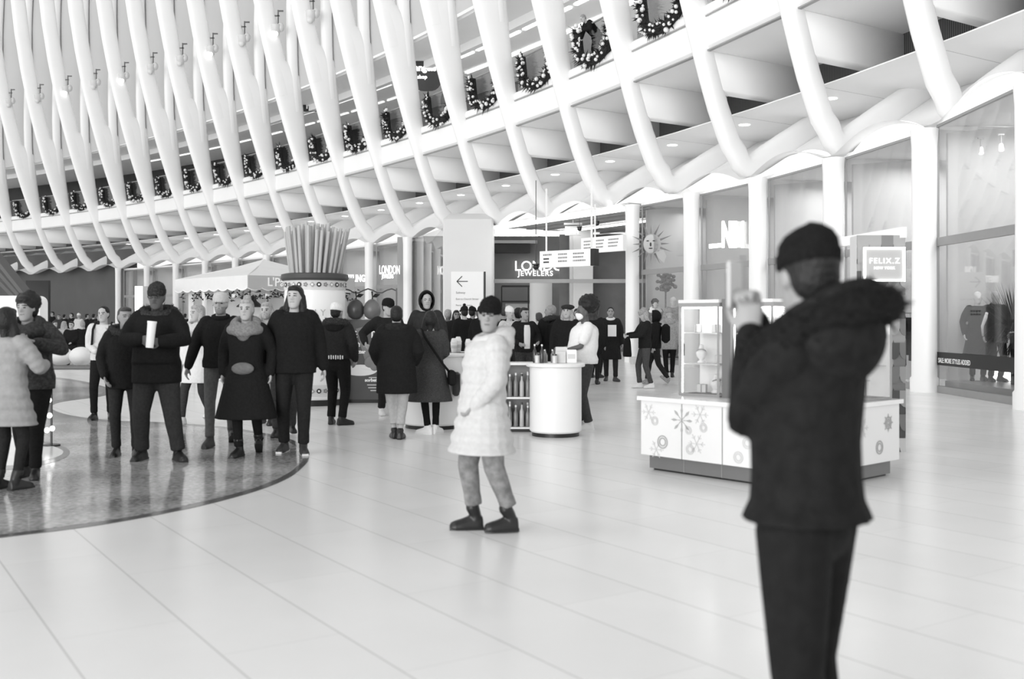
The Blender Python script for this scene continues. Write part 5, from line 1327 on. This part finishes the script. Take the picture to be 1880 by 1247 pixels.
for s_ in (0,1,2,3,4,5,6,7,8,9,10,11,12,13,14,15,16,17):
    mb.mi = s_%4; mb.prism([Vector((tw_/2+.002,.0,TH_-.13*s_)),Vector((tw_/2+.002,.24,TH_-.13*s_)),Vector((tw_/2+.002,.24,TH_-.13*s_-.08)),Vector((tw_/2+.002,.12,TH_-.13*s_-.13)),Vector((tw_/2+.002,.0,TH_-.13*s_-.08))],(0,0,0),(.004,0,0))
mb.build('side_scales', SCT, root)
mb = MB(); zc = TH_-.335; mb.box((-.01,-.07,zc), (.44,.10,.36), None, .01); fr_ = mb.build('sign_box', mat('sign_face_grey', .30, .5, emit=.18), root)
mb = MB()
for x_, z_, sx_, sz_ in ((0,.18,.46,.022),(0,-.18,.46,.022),(-.22,0,.022,.38),(.22,0,.022,.38)): mb.box((-.01+x_,-.125,zc+z_), (sx_,.02,sz_))
mb.build('lit_frame', EMIT2, root)
t = text('lettering', 'FELIX.Z', .085, LETW, (-.01,-.128,zc+.01), (1,0,0), ext=.004, bold=.0008, align='CENTER', space=1.25, font_sx=1.0); t.parent = root
t = text('small_lettering', 'NEW YORK', .042, LETW, (-.01,-.128,zc-.055), (1,0,0), ext=.004, bold=.0005, align='CENTER', space=1.1); t.parent = root
# kiosk roof edge behind the man (pale band) and its left post
mb = MB(); bar(mb, AT(1530,13.4,z=EYE+(HOR-447)*13.4/F), AT(1660,11.66,z=TH_+.03), .06, .12); o_ = mb.build('kiosk_fascia', SOFF); tag(o_, 'pale sloping canopy edge above the scalloped tower', 'canopy')
mb = MB(); bar(mb, AT(1566,12.4,z=0), AT(1566,12.4,z=2.3), .05); o_ = mb.build('kiosk_pole', mat('scale_0',.62,.6)); tag(o_, 'slim pale pole left of the lit FELIX.Z sign', 'pole')

# ---------------- directory sign on the block
sg = AT(858, 40.0, z=0); w_ = (888-829)/F*40; z0 = 0; z1 = EYE+(HOR-499)*40/F
root = empty('directory_sign', sg); tag(root, 'white free-standing directory sign with a black left arrow', 'sign')
mb = MB(); mb.box((0,0,(z1)/2), (w_,.25,z1)); mb.build('sign_panel', WPAINT, root)
mb = MB(); mb.box((w_/2+.05,.05,z1/2), (.07,.3,z1)); mb.build('sign_edge', BLACK, root)
mb = MB(); yy = -.135; zc = z1-.38; xa = -w_*.32
bar(mb, (xa,yy,zc), (xa+.42,yy,zc), .01, .03); bar(mb, (xa,yy,zc), (xa+.2,yy,zc+.2), .01, .03); bar(mb, (xa,yy,zc), (xa+.2,yy,zc-.2), .01, .03); mb.build('arrow', BLACK, root)
for i,(tx,s_) in enumerate((('Subway',.12),('Exit to Church Street',.10),('Ferry & Center',.10))):
    t = text('lettering', tx, s_, MGREY, (xa-.04,yy,z1-.85-.24*i), (1,0,0), ext=.003); t.parent = root
mb = MB()
for r_ in range(2):
    for c_ in range(4): mb.prism([Vector((xa+.02+.11*c_+math.cos(a)*.04, yy, z1-1.52-.13*r_+math.sin(a)*.04)) for a in [2*math.pi*k/10 for k in range(10)]], (0,0,0), (0,.01,0))
mb.build('line_symbols', BLACK, root)
# ---------------- hanging signs
def hang_sign(px0, px1, d0, d1, yt0, yb0, label, rods, dark_end=True):
    a = AT(px0, d0, yb0); at_ = AT(px0, d0, yt0); hgt = at_.z-a.z; b = AT(px1, d1, z=a.z)
    root = empty('hanging_sign', (a+b)/2+UP*hgt/2); tag(root, label, 'sign')
    d = (b-a).normalized(); n = Vector((d.y,-d.x,0)); n = n if n.y < 0 else -n; L = (b-a).length
    mb = MB(); mb.prism([a, b, b+UP*hgt, a+UP*hgt], n*-.08, n*.08); o1 = mb.build('sign_panel', mat('sign_backlit',.8,.5,.2,emit=.12)); ch = [o1]
    mb = MB()
    if dark_end: mb.prism([b+d*.01, b+d*.13, b+d*.13+UP*hgt, b+d*.01+UP*hgt], n*-.12, n*.12); ch.append(mb.build('sign_end', BLACK))
    mb = MB()
    for t_ in rods: p = a.lerp(b, t_); bar(mb, p+UP*hgt, Vector((p.x,p.y,5.3)), .05)
    ch.append(mb.build('hanging_rod', WPAINT))
    R_ = random.Random(int(px0)); mb = MB()
    for c0 in (.07,.37,.66):
        for r_ in range(3):
            x = c0; 
            if r_ > 0 and c0 == .07 and dark_end:
                for q in range(4): p = a+d*L*(.09+.028*q)+UP*hgt*(.72-.2*r_)+n*.083; mb.mi = 0; mb.prism([p+(d*math.cos(t_)+UP*math.sin(t_))*.026 for t_ in [2*math.pi*k/8 for k in range(8)]], n*0, n*.004)
                continue
            mb.mi = 1
            while x < c0+(.2 if c0 < .6 else .24)-R_.uniform(0,.05):
                w2 = R_.uniform(.012,.03); p = a+d*L*x+UP*hgt*(.72-.21*r_)+n*.083; mb.prism([p, p+d*L*w2, p+d*L*w2+UP*.045, p+UP*.045], n*0, n*.003); x += w2+.008
    ch.append(mb.build('sign_text', [BLACK, mat('sign_text_grey',.25,.5)])); ch[-1]['kind'] = 'stuff'; reparent(ch, root)
hang_sign(994, 1088, 30.5, 29.3, 462, 492, 'white hanging direction sign with dark end cap, nearer of the two', (.1,.98))
hang_sign(1070, 1147, 35.0, 33.4, 438, 466, 'pale hanging direction sign partly behind the nearer one', (.3,), False)
p = AT(1052, 40, 424); root = empty('exit_sign', p); tag(root, 'pale EXIT sign on a bracket in the passage', 'sign')
mb = MB(); mb.box((0,0,0),(.62,.1,.36)); mb.box((0,0,.27),(.7,.12,.08)); bar(mb,(0,0,.3),(0,0,5.35-p.z),.03); mb.build('sign_box', LITG, root)
t = text('lettering', 'EXIT', .26, EMIT2, (0,-.06,-.10), (1,0,0), ext=.004, bold=.006, align='CENTER'); t.parent = root
for px,py,d in ((1064,418,39),(1096,408,38),(984,487,29)):
    mb = MB(); mb.ell((0,0,-.05),(.09,.09,.08)); mb.cyl((0,0,0),.1,.04,14); 
    bar(mb,(0,0,.04),(0,0,5.36-AT(px,d,py).z),.02)
    o_ = mb.build('dome_camera', BLACK, smooth=40); o_.location = AT(px,d,py); tag(o_, {1064:'small black dome camera beside the EXIT sign',1096:'small black dome camera right of the EXIT sign under the ceiling',984:'small black dome camera hanging in front of the jewellery letters'}[px], 'camera')
LETL = mat('lit_shop_letters', .9, .5, .2, emit=.9)
# ---------------- lit shop names
t = text('shop_sign', 'LONDON', .70, LETL, AT(944, yb-.25, 497), (1,0,0), ext=.03, bold=.006, space=.95); tag(t, 'lit LONDON letters on the dark wall of the passage', 'sign')
t = text('shop_sign', 'JEWELERS', .36, LETL, AT(951, yb-.25, 506.5), (1,0,0), ext=.03, bold=.006, space=1.15); tag(t, 'lit JEWELERS letters below LONDON in the passage', 'sign')
dS = 48.0
t = text('shop_sign', 'LONDON', .56, LETL, AT(696, dS, 503), (1,0,0), ext=.03, bold=.01, font_sx=.39); tag(t, 'lit narrow LONDON letters in the shop bay between two white columns', 'sign')
t = text('shop_sign', 'JEWELERS', .27, LETL, AT(701, dS, 511), (1,0,0), ext=.03, bold=.005, font_sx=.46); tag(t, 'lit JEWELERS letters in the narrow shop bay', 'sign')
t = text('shop_sign', 'BREITLING', .46, LETL, AT(622, 50, 517), (1,0,0), ext=.03, bold=.015, font_sx=.58); tag(t, 'lit BREITLING letters just right of the pasta pot', 'sign')
A_, B_, d_, n_, w__ = SH[2]
p = A_.lerp(B_, .5)-n_*.12
nr = Vector((1,.0,0))
t = text('shop_sign', 'NIM', 1.0, mat('white_lit_letters',.9,.5,.2,emit=4), AT(1325, p.y-.3, 452), nr, ext=.05, bold=.045, space=.95, font_sx=.37); tag(t, 'bright white NIM letters behind the shop glass', 'sign')
mb = MB(); bar(mb, AT(1302, p.y-.3, 452.5), AT(1328, p.y-.3, 450), .05, .12); o_ = mb.build('shop_sign_bar', MATS['white_lit_letters']); tag(o_, 'bright horizontal bar before the NIM letters', 'sign')
# NIM shop: escalator and door frame
mb = MB()
ea, eb = AT(1320, 37.0, z=1.9), AT(1400, 36.5, z=4.3)
bar(mb, ea, eb, .9, .45); root = empty('escalator', ea); e_o = mb.build('truss', DARKW)
mb = MB(); bar(mb, ea+Vector((0,-.5,.75)), eb+Vector((0,-.5,.75)), .06, .10); bar(mb, ea+Vector((0,-.5,-.25)), eb+Vector((0,-.5,-.25)), .06, .08); e_h = mb.build('handrail', EMITL)
reparent([e_o,e_h], root); tag(root, 'dark escalator with pale handrails behind the glass below the NIM letters', 'escalator')
mb = MB()
for px in (1306,1331): bar(mb, AT(px,33.6,z=0), AT(px,33.6,z=3.1), .09)
bar(mb, AT(1304,33.6,z=3.1), AT(1370,32.9,z=3.1), .08, .12); struct(mb.build('door_2', DGREY), 'dark door frame inside the NIM shop')
# left-far escalator hall
mb = MB()
for i in range(3): bar(mb, AT(-30,62-i*1.2,z=4.8+i*.6), AT(60,58-i*1.2,z=1.8+i*.3), .5, .25)
o_ = mb.build('escalator', DGREY); tag(o_, 'dark escalator descending in the shadow at the far left', 'escalator')
mb = MB(); mb.box(AT(70,64,z=1.9),(1.4,.3,3.8)); struct(mb.build('wall_left', BLACK), 'black opening at the far left')
# sun face decal on bay 3 glass
A_, B_, d_, n_, w__ = SH[3]
sp = A_.lerp(B_, .80)-n_*.04; sp.z = EYE+(HOR-448)*sp.y/F
root = empty('sun_face_decoration', sp); tag(root, 'pale sun face decoration with rays and a leaf on the shop glass', 'decoration')
fx = Vector((.95,-.3,0)).normalized(); fn = Vector((-.3,-.95,0)).normalized()
M_ = Matrix((fx, -fn, UP)).transposed(); SP_ = mat('paper_pale', .55, .7); SP2 = mat('paper_mid', .22, .7)
mb = MB(); mb.ell((0,0,0),(.26,.05,.32),M_); mb.build('face', SP_, root, 'all')
mb = MB()
for k in range(16):
    a = 2*math.pi*k/16; r0 = .34; r1 = .62+.1*(k%2); c_, s_ = math.cos(a), math.sin(a)
    mb.prism([M_@Vector((c_*r0-s_*.035,0,s_*r0+c_*.035)), M_@Vector((c_*r0+s_*.035,0,s_*r0-c_*.035)), M_@Vector((c_*r1+.03*(k%2),0,s_*r1))], fn*0, fn*.02)
mb.build('rays', SP2, root)
mb = MB()
for x_ in (-.10,.11): mb.ell(M_@Vector((x_,-.05,.10)),(.05,.01,.02),M_)
mb.ell(M_@Vector((0,-.06,-.02)),(.03,.02,.07),M_); mb.ell(M_@Vector((0,-.05,-.15)),(.07,.01,.02),M_); mb.build('features', mat('paper_dark',.05,.7), root)
mb = MB(); mb.prism([M_@Vector((x_,0,z_)) for x_,z_ in ((.15,-.28),(.42,-.2),(.52,-.42),(.44,-.64),(.24,-.46))], fn*.0, fn*.03); mb.build('leaf', mat('paper_white',.8,.7), root)
# flower arrangement + mannequins with hats in bay 3
def mannequin(loc, yaw, label, coat, o2=None, h=1.8, head=WPAINT):
    o = dict(yaw=yaw, lod=2, hs='none', top='coat', coat=coat, hem=.62, flr=.05, trouser=cloth(.02), brow=0); o.update(o2 or {})
    r, s = person(0, 0, label, o, loc=loc, h=h); r.name = 'mannequin'; r['category'] = 'mannequin'
    for c in r.children:
        if c.name.startswith('body'):
            for i in range(len(c.data.materials)): c.data.materials[i] = head
    return r
mannequin(AT(1203,34.6,z=.2), 0, 'curly-haired window mannequin in a grey coat behind the sun face glass', cloth(.16,.3,30), dict(hs='curly', hair='black', bulk=1.1, scarf=WSHOE), 1.9)
mannequin(AT(1236,33.8,z=.2), -10, 'window mannequin in a pale patterned coat behind the sun face glass, right one', cloth(.28,.3,20,.3), dict(bulk=1.2, hat='beanie', hatm=WSHOE), 1.95)
mb = MB(); mb.box(AT(1220,34.3,z=.1),(2.2,1.2,.2)); o_ = mb.build('window_platform', LITG); tag(o_, 'pale platform carrying the mannequins behind the sun face glass', 'platform')
R = random.Random(4); mb = MB()
for i in range(60):
    d = Vector((R.gauss(0,1),R.gauss(0,1),R.gauss(0,1))).normalized()*R.uniform(.1,.38); mb.ell(d,(.07,.07,.06),None,8,6)
bar(mb,(0,0,-.3),(0,0,-2.9),.05); o_ = mb.build('flower_arrangement', mat('dry_flowers',.18,.8,.1,.4,12), smooth=40); o_.location = AT(1222,34.6,520); tag(o_, 'bushy dried flower arrangement above the mannequins in the window', 'plant')

# ---------------- mannequin window (right)
A_, B_, d_, n_, w__ = SH[-1]
plat = MB(); pm_ = A_.lerp(B_, .5)+n_*.9
plat.box((0,0,.12), ((B_-A_).length*1.0, 1.5, .24), None, .0); o_ = plat.build('window_platform', MGREY); o_.location = pm_; o_.rotation_euler = (0,0,math.atan2(d_.y,d_.x)); tag(o_, 'grey platform inside the right display window', 'platform')
def inwin(px, off): # point behind the glass plane on the ray px
    q = (px-CX)/F; a = A_+n_*off; # solve a + d t on ray
    t_ = (a.x-q*a.y)/(q*d_.y-d_.x); return a+d_*t_
mannequin(inwin(1795,.75)+UP*.24, -12, 'faceless white-headed mannequin in a black coat dress, left one in the right window', cloth(.014), dict(hem=.50, flr=.12, trouser=cloth(.012), bulk=1.0, la=(.25,-.02,.92), ra=(-.25,-.02,.92)), 1.80, mat('mannequin_white',.8,.4))
mannequin(inwin(1828,.95)+UP*.24, 8, 'grey-headed mannequin in a black outfit with pale scarf, right one in the right window', cloth(.012), dict(hem=.75, flr=.03, bulk=1.12, la=(.22,-.1,.98), collar=cloth(.01)), 1.80, mat('mannequin_grey',.42,.4))
sc_ = inwin(1812,.7); mb = MB(); mb.tube([sc_+UP*1.62, sc_+Vector((-.03,0,1.5)), sc_+Vector((-.09,0,1.35)), sc_+Vector((-.08,0,1.15))], [.03,.04,.03,.02], 8, flat=.4); o_ = mb.build('scarf', WPAINT, smooth='all'); tag(o_, 'pale scarf hanging from the shoulder of the right mannequin', 'scarf')
pp = inwin(1866,.9); root = empty('spiky_plant', pp+UP*.24); tag(root, 'large grass tree with long spiky leaves behind the right window', 'plant'); R = random.Random(8)
mb = MB(); mb.tube([(0,0,0),(.02,0,.5),(0,0,.98)], [.10,.12,.12], 10); mb.build('trunk', cloth(.03), root, 40)
mb = MB()
for i in range(230):
    a = R.uniform(0,6.283); el = R.uniform(-1.2,1.45) if i > 60 else R.uniform(.7,1.5); L = R.uniform(.6,.95) if el < 0.5 else R.uniform(.7,1.0); d = Vector((math.cos(a)*math.cos(el), math.sin(a)*math.cos(el), math.sin(el)))
    p0 = Vector((0,0,1.0))+d*.05; p1 = p0+d*L*.5; p2 = p0+d*L+Vector((0,0,-.35 if el < .5 else 0)); s = Vector((-math.sin(a),math.cos(a),0))*.011
    mb.add([p0-s,p0+s,p1+s,p1-s,p2], [(0,1,2,3),(3,2,4)])
mb.build('leaves', cloth(.035,.0,20), root)
# sale band on the glass
a = A_-n_*.015; zb0, zb1 = .90, 1.10
zt = EYE-(646-HOR)*B_.y/F; zbt = EYE-(670-HOR)*B_.y/F
mb = MB(); mb.prism([A_+UP*zbt, B_+UP*zbt, B_+UP*zt, A_+UP*zt], n_*-.03, n_*-.02); o_ = mb.build('window_band', mat('band_black',.025,.5)); tag(o_, 'black band with sale lettering across the right display window', 'sign')
t = text('lettering', 'SALE: MORE STYLES ADDED', .135, WHITE, B_-d_*.10-n_*.036+UP*(zbt+.055), -d_, ext=.002, bold=.002, font_sx=.82); t.parent = o_
# lit floor strip and dark poster in window
mb = MB(); bar(mb, inwin(1760,1.3)+UP*.36, inwin(1798,1.3)+UP*.36, .05, .16); bar(mb, inwin(1822,1.25)+UP*.36, inwin(1874,1.25)+UP*.36, .05, .20); o_ = mb.build('floor_light', EMIT); tag(o_, 'bright low light strip behind the mannequin feet', 'light')
mb = MB(); q_ = inwin(1792,1.6); mb.box(q_+UP*(EYE+(HOR-560)*q_.y/F), (.34,.04,.75)); mb.box(q_+UP*.82,(.05,.04,1.17)); o_ = mb.build('dark_poster', BLACK); tag(o_, 'narrow black panel behind the white mannequin head', 'panel')
mb = MB(); q_ = inwin(1796,2.0); mb.box(q_+UP*2.7, (.48,.1,5.4)); struct(mb.build('wall_panel', GREYP), 'tall grey panel in the right window')
# track spotlights
for i,px in enumerate((1757,1801,1838)):
    q_ = inwin(px,.8); q_.z = EYE+(HOR-(286,276,270)[i])*q_.y/F; root = empty('track_spotlight', q_); tag(root, 'small white spotlight at the top of the right window, %s' % ('left of three','middle of three','right of three')[i], 'spotlight', 'spotlights in the right window')
    mb = MB(); bar(mb, (0,0,.06), (0,0,.24), .02); mb.box((0,0,.24),(.12,.04,.03)); mb.build('bracket', MGREY, root)
    mb = MB(); mb.lathe((0,0,0), [(-.07,.055),(.05,.04),(.07,.02)], 12); mb.build('lamp_head', WPAINT, root, 40)
    mb = MB(); mb.ell((0,-.01,-.06),(.05,.05,.03),None,10,6); mb.build('lens', EMIT, root, 'all')
# clothes rail in the shop behind the tower
A_, B_, d_, n_, w__ = SH[0]
q_ = inwin(1668,1.0); root = empty('clothes_rail', q_); tag(root, 'rail of dark clothes seen right of the scalloped tower', 'clothes rail')
mb = MB(); bar(mb, q_+Vector((-.7,.3,1.62)), q_+Vector((.5,-.1,1.62)), .03); bar(mb, q_+Vector((-.7,.3,0)), q_+Vector((-.7,.3,1.62)), .03); bar(mb, q_+Vector((.5,-.1,0)), q_+Vector((.5,-.1,1.62)), .03); world_part(root, mb, 'rail', MGREY)
R = random.Random(6)
for i in range(10):
    p = q_+Vector((-.6+.11*i,.27-.036*i,1.60)); root2 = empty('hanging_garment', p, .3); tag(root2, 'dark garment hanging on the rail right of the scalloped tower', 'garment', 'dark garments on the shop rail')
    L = R.uniform(.8,1.2); mb = MB(); mb.rings([[Vector((math.cos(a)*.035*k_, math.sin(a)*.2*k_, z)) for a in [2*math.pi*j/10 for j in range(10)]] for z,k_ in ((-L,1.2),(-L*.5,1.1),(-.16,1.0),(-.08,.5))]); mb.build('cloth', cloth(R.choice((.012,.02,.04))), root2, 'all')
    mb = MB(); mb.tube([(0,0,-.1),(0,0,-.02),(0,.02,0)], .006, 5); mb.build('hook', MGREY, root2)
# ---------------- lit rounded box and small tree at far left
q_ = AT(20, 20.5, z=0); root = empty('lit_panel_box', q_); tag(root, 'white rounded illuminated panel behind the curly-haired man', 'display stand')
wB = 1.15; hB = EYE+(HOR-543)*20.5/F
pts = []
for cx_, cz_, a0 in ((wB/2-.14, hB-.14, 0),(-wB/2+.14, hB-.14, 90),(-wB/2+.02,.02,180),(wB/2-.02,.02,270)):
    r_ = .14 if a0 < 180 else .02
    for k in range(6): a_ = math.radians(a0+18*k); pts.append(Vector((cx_+r_*math.cos(a_), 0, cz_+r_*math.sin(a_))))
mb = MB(); mb.prism(pts, (0,0,0), (0,.35,0)); mb.build('panel', mat('lit_panel',.75,.5,.2,emit=.15), root)
mb = MB(); mb.box((0,.17,.03),(wB+.05,.4,.06)); mb.build('plinth', MGREY, root)
q_ = AT(58, 19.4, z=0); root = empty('small_fir_tree', q_); tag(root, 'slim frosted fir with small lights beside the lit panel', 'tree'); R = random.Random(12)
mb = MB(); bar(mb,(0,0,0),(0,0,1.9),.03); mb.build('trunk', BLACK, root)
mb = MB(); mb2 = MB()
for i in range(420):
    z = R.uniform(.5,2.0); r_ = .22*(2.02-z)/1.5+.02; a = R.uniform(0,6.283); c = Vector((math.cos(a)*r_*R.random()**.5, math.sin(a)*r_*R.random()**.5, z)); d = Vector((math.cos(a),math.sin(a),-.2))*.07; q2 = d.orthogonal().normalized()*.015; r2 = d.cross(q2).normalized()*.015
    mb.add([c+q2,c-q2*.5+r2,c-q2*.5-r2,c+d],[(0,1,3),(1,2,3),(2,0,3)])
    if i%5 == 0: mb2.ell(c+d*.8,(.012,)*3,None,6,4)
mb.build('foliage', cloth(.10,.0,30,.5), root); mb2.build('fairy_lights', EMIT2, root, 'all')
# globe string lights by the couple
q_ = AT(93, 12.2, z=0); root = empty('globe_light_post', q_); tag(root, 'slim post with a column of small glowing globes at the side of the fleece-jacket man', 'lamp')
mb = MB(); bar(mb,(0,.02,0),(0,.02,.80),.02); mb.cyl((0,.02,0),.1,.02,16); mb.build('pole', BLACK, root)
for px,py in ((88,706),(90,735),(91,763),(96,787),(86,790)):
    p = AT(px,12.17,py)-q_; mb = MB(); mb.ell(p,(.030,.030,.032),None,12,8); mb.build('globe', EMIT2, root, 'all')
# dark plinth edge below the seats
mb = MB(); mb.box(AT(130,31.2,z=.02),(3.2,2.0,.03)); struct(mb.build('trim_30', DGREY), 'dark edge strip in front of the round seats')
# small post box left of the big man (lit white kiosk edge)
q_ = AT(268, 24, z=0); root = empty('info_totem', q_); tag(root, 'white and grey information totem behind the big man in the patterned beanie', 'sign')
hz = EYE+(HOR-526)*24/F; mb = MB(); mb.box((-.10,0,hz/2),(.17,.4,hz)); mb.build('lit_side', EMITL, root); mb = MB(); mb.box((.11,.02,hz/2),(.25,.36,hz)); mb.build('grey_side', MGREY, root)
# gallery sign panels
q_ = KP(6.72,6.0,0); p = AT(783, KP(6.9,5.6,0).y, 128); root = empty('round_shop_sign', p); tag(root, 'dark rounded shop sign with white flame logo and lettering on the gallery', 'sign')
mb = MB(); mb.prism([Vector((.75*math.copysign(abs(math.cos(a))**.7,math.cos(a)),0,1.0*math.copysign(abs(math.sin(a))**.7,math.sin(a)))) for a in [2*math.pi*k/28 for k in range(28)]], (0,0,0),(0,.1,0)); mb.build('sign_panel', DARKW, root)
mb = MB(); mb.prism([Vector((x_,-.02,z_)) for x_,z_ in ((0,.78),(.12,.55),(.08,.42),(-.08,.42),(-.12,.55))],(0,0,0),(0,.02,0)); mb.build('logo', LETL, root)
t = text('lettering', 'angels', .42, LETL, (-.05,-.03,-.05), (1,.0,0), ext=.01, bold=.02, align='CENTER'); t.parent = root
t = text('small_lettering', 'shop', .24, LETL, (-.2,-.03,-.42), (1,0,0), ext=.01, bold=.01, align='CENTER'); t.parent = root
dd = KP(13.2,5.5,0).y
t = text('shop_sign', 'THE', .85, LETL, AT(441, dd, 231), (1,0,0), ext=.05, bold=.04, font_sx=.62); tag(t, 'lit THE letters on the upper gallery', 'sign')
t = text('shop_sign', 'ANN', .85, LETL, AT(445, dd, 242), (1,0,0), ext=.05, bold=.04, font_sx=.62); tag(t, 'lit ANN letters under THE on the upper gallery', 'sign')
dd = KP(10,5.5,0).y
mb = MB(); mb.box(AT(573,dd,190),(1.6,.1,.9)); o_ = mb.build('shop_sign', BLACK); tag(o_, 'black shop sign with small white letters on the upper gallery', 'sign')
t = text('lettering', 'MARLI', .42, WHITE, AT(562,dd-.08,199), (1,0,0), ext=.01, bold=.02); t.parent = o_

# foliage and lamps hanging below the canopy valance
R = random.Random(21); mb = MB()
for i in range(140):
    t_ = R.random(); p = cF.lerp(cL, t_) if i%2 else cF.lerp(cR, t_); p = p+Vector((0,.5,0))+UP*(2.02+R.gauss(0,.07)); d = Vector((R.gauss(0,1),R.gauss(0,1),-abs(R.gauss(0,1)))).normalized()*R.uniform(.06,.14); q2 = d.orthogonal().normalized()*.03; r2 = d.cross(q2).normalized()*.03
    mb.add([p-q2,p+r2*.3,p+q2,p+d],[(0,1,3),(1,2,3)])
o_ = mb.build('hanging_foliage', cloth(.05,.0,20)); tag(o_, 'loose greenery hanging just under the scalloped valance of the market canopy', 'foliage', kind='stuff')
mb = MB(); mb.lathe((0,0,0), [(-.14,.30),(-.12,.31),(0,.16),(.10,.12),(.12,.0)], 20); o_ = mb.build('pendant_lamp', BLACK, smooth=40); o_.location = AT(459, 24, 553); m2 = MB(); bar(m2, (0,0,.1),(0,0,2.5-AT(459,24,553).z),.015); m2.build('cord', BLACK, o_); tag(o_, 'black pendant lamp hanging under the canopy above the woman with the grey scarf', 'lamp')
# ================================================================= LIGHT AND CAMERA
w = bpy.data.worlds.new('World'); sc.world = w; w.use_nodes = True
bg = w.node_tree.nodes['Background']; bg.inputs[0].default_value = (1,1,.99,1); bg.inputs[1].default_value = 1.0
wn = w.node_tree; wt = wn.nodes.new('ShaderNodeTexCoord'); wx = wn.nodes.new('ShaderNodeSeparateXYZ'); wr = wn.nodes.new('ShaderNodeMapRange')
wr.inputs['From Min'].default_value = 0; wr.inputs['From Max'].default_value = .9; wr.inputs['To Min'].default_value = 1.05; wr.inputs['To Max'].default_value = .40
wn.links.new(wt.outputs['Generated'], wx.inputs[0]); wn.links.new(wx.outputs['Z'], wr.inputs['Value']); wn.links.new(wr.outputs[0], bg.inputs[1])
def area(name, loc, target, size, power):
    ld = bpy.data.lights.new(name, 'AREA'); ld.energy = power; ld.size = size
    o = bpy.data.objects.new(name, ld); C.objects.link(o); o.location = loc
    o.rotation_euler = (Vector(target)-Vector(loc)).to_track_quat('-Z','Y').to_euler(); return o
area('hall_fill', (-18, 6, 22), (4, 26, 6), 14, 1200)
area('hall_fill', (-9, -7, 2.5), (7, 28, 9), 9, 1700)  # added fill lamp behind the camera, brightens soffits and camera-facing sides
sd = bpy.data.lights.new('hall_fill_sun', 'SUN'); sd.energy = 2.3; sd.angle = math.radians(70)  # added sun fill, tilted slightly upward to lift walls and gallery undersides
so_ = bpy.data.objects.new('hall_fill_sun', sd); C.objects.link(so_); so_.rotation_euler = Vector((.50,.84,.24)).to_track_quat('-Z','Y').to_euler()
sc.cycles.max_bounces = 14; sc.cycles.diffuse_bounces = 7; sc.cycles.transparent_max_bounces = 16
cd = bpy.data.cameras.new('camera'); cam = bpy.data.objects.new('camera', cd); C.objects.link(cam)
cam.location = (0,0,EYE); cam.rotation_euler = (math.pi/2,0,0)
cd.sensor_width = 36; cd.lens = F/1880*36; cd.shift_y = -(623.5-HOR)/1880; cd.clip_end = 500
cd.dof.use_dof = True; cd.dof.focus_distance = 24; cd.dof.aperture_fstop = 1.9
sc.camera = cam
sc.view_settings.view_transform = 'Standard'; sc.view_settings.look = 'None'; sc.view_settings.gamma = 1
sc.view_settings.use_curve_mapping = False; sc.view_settings.exposure = 0.22
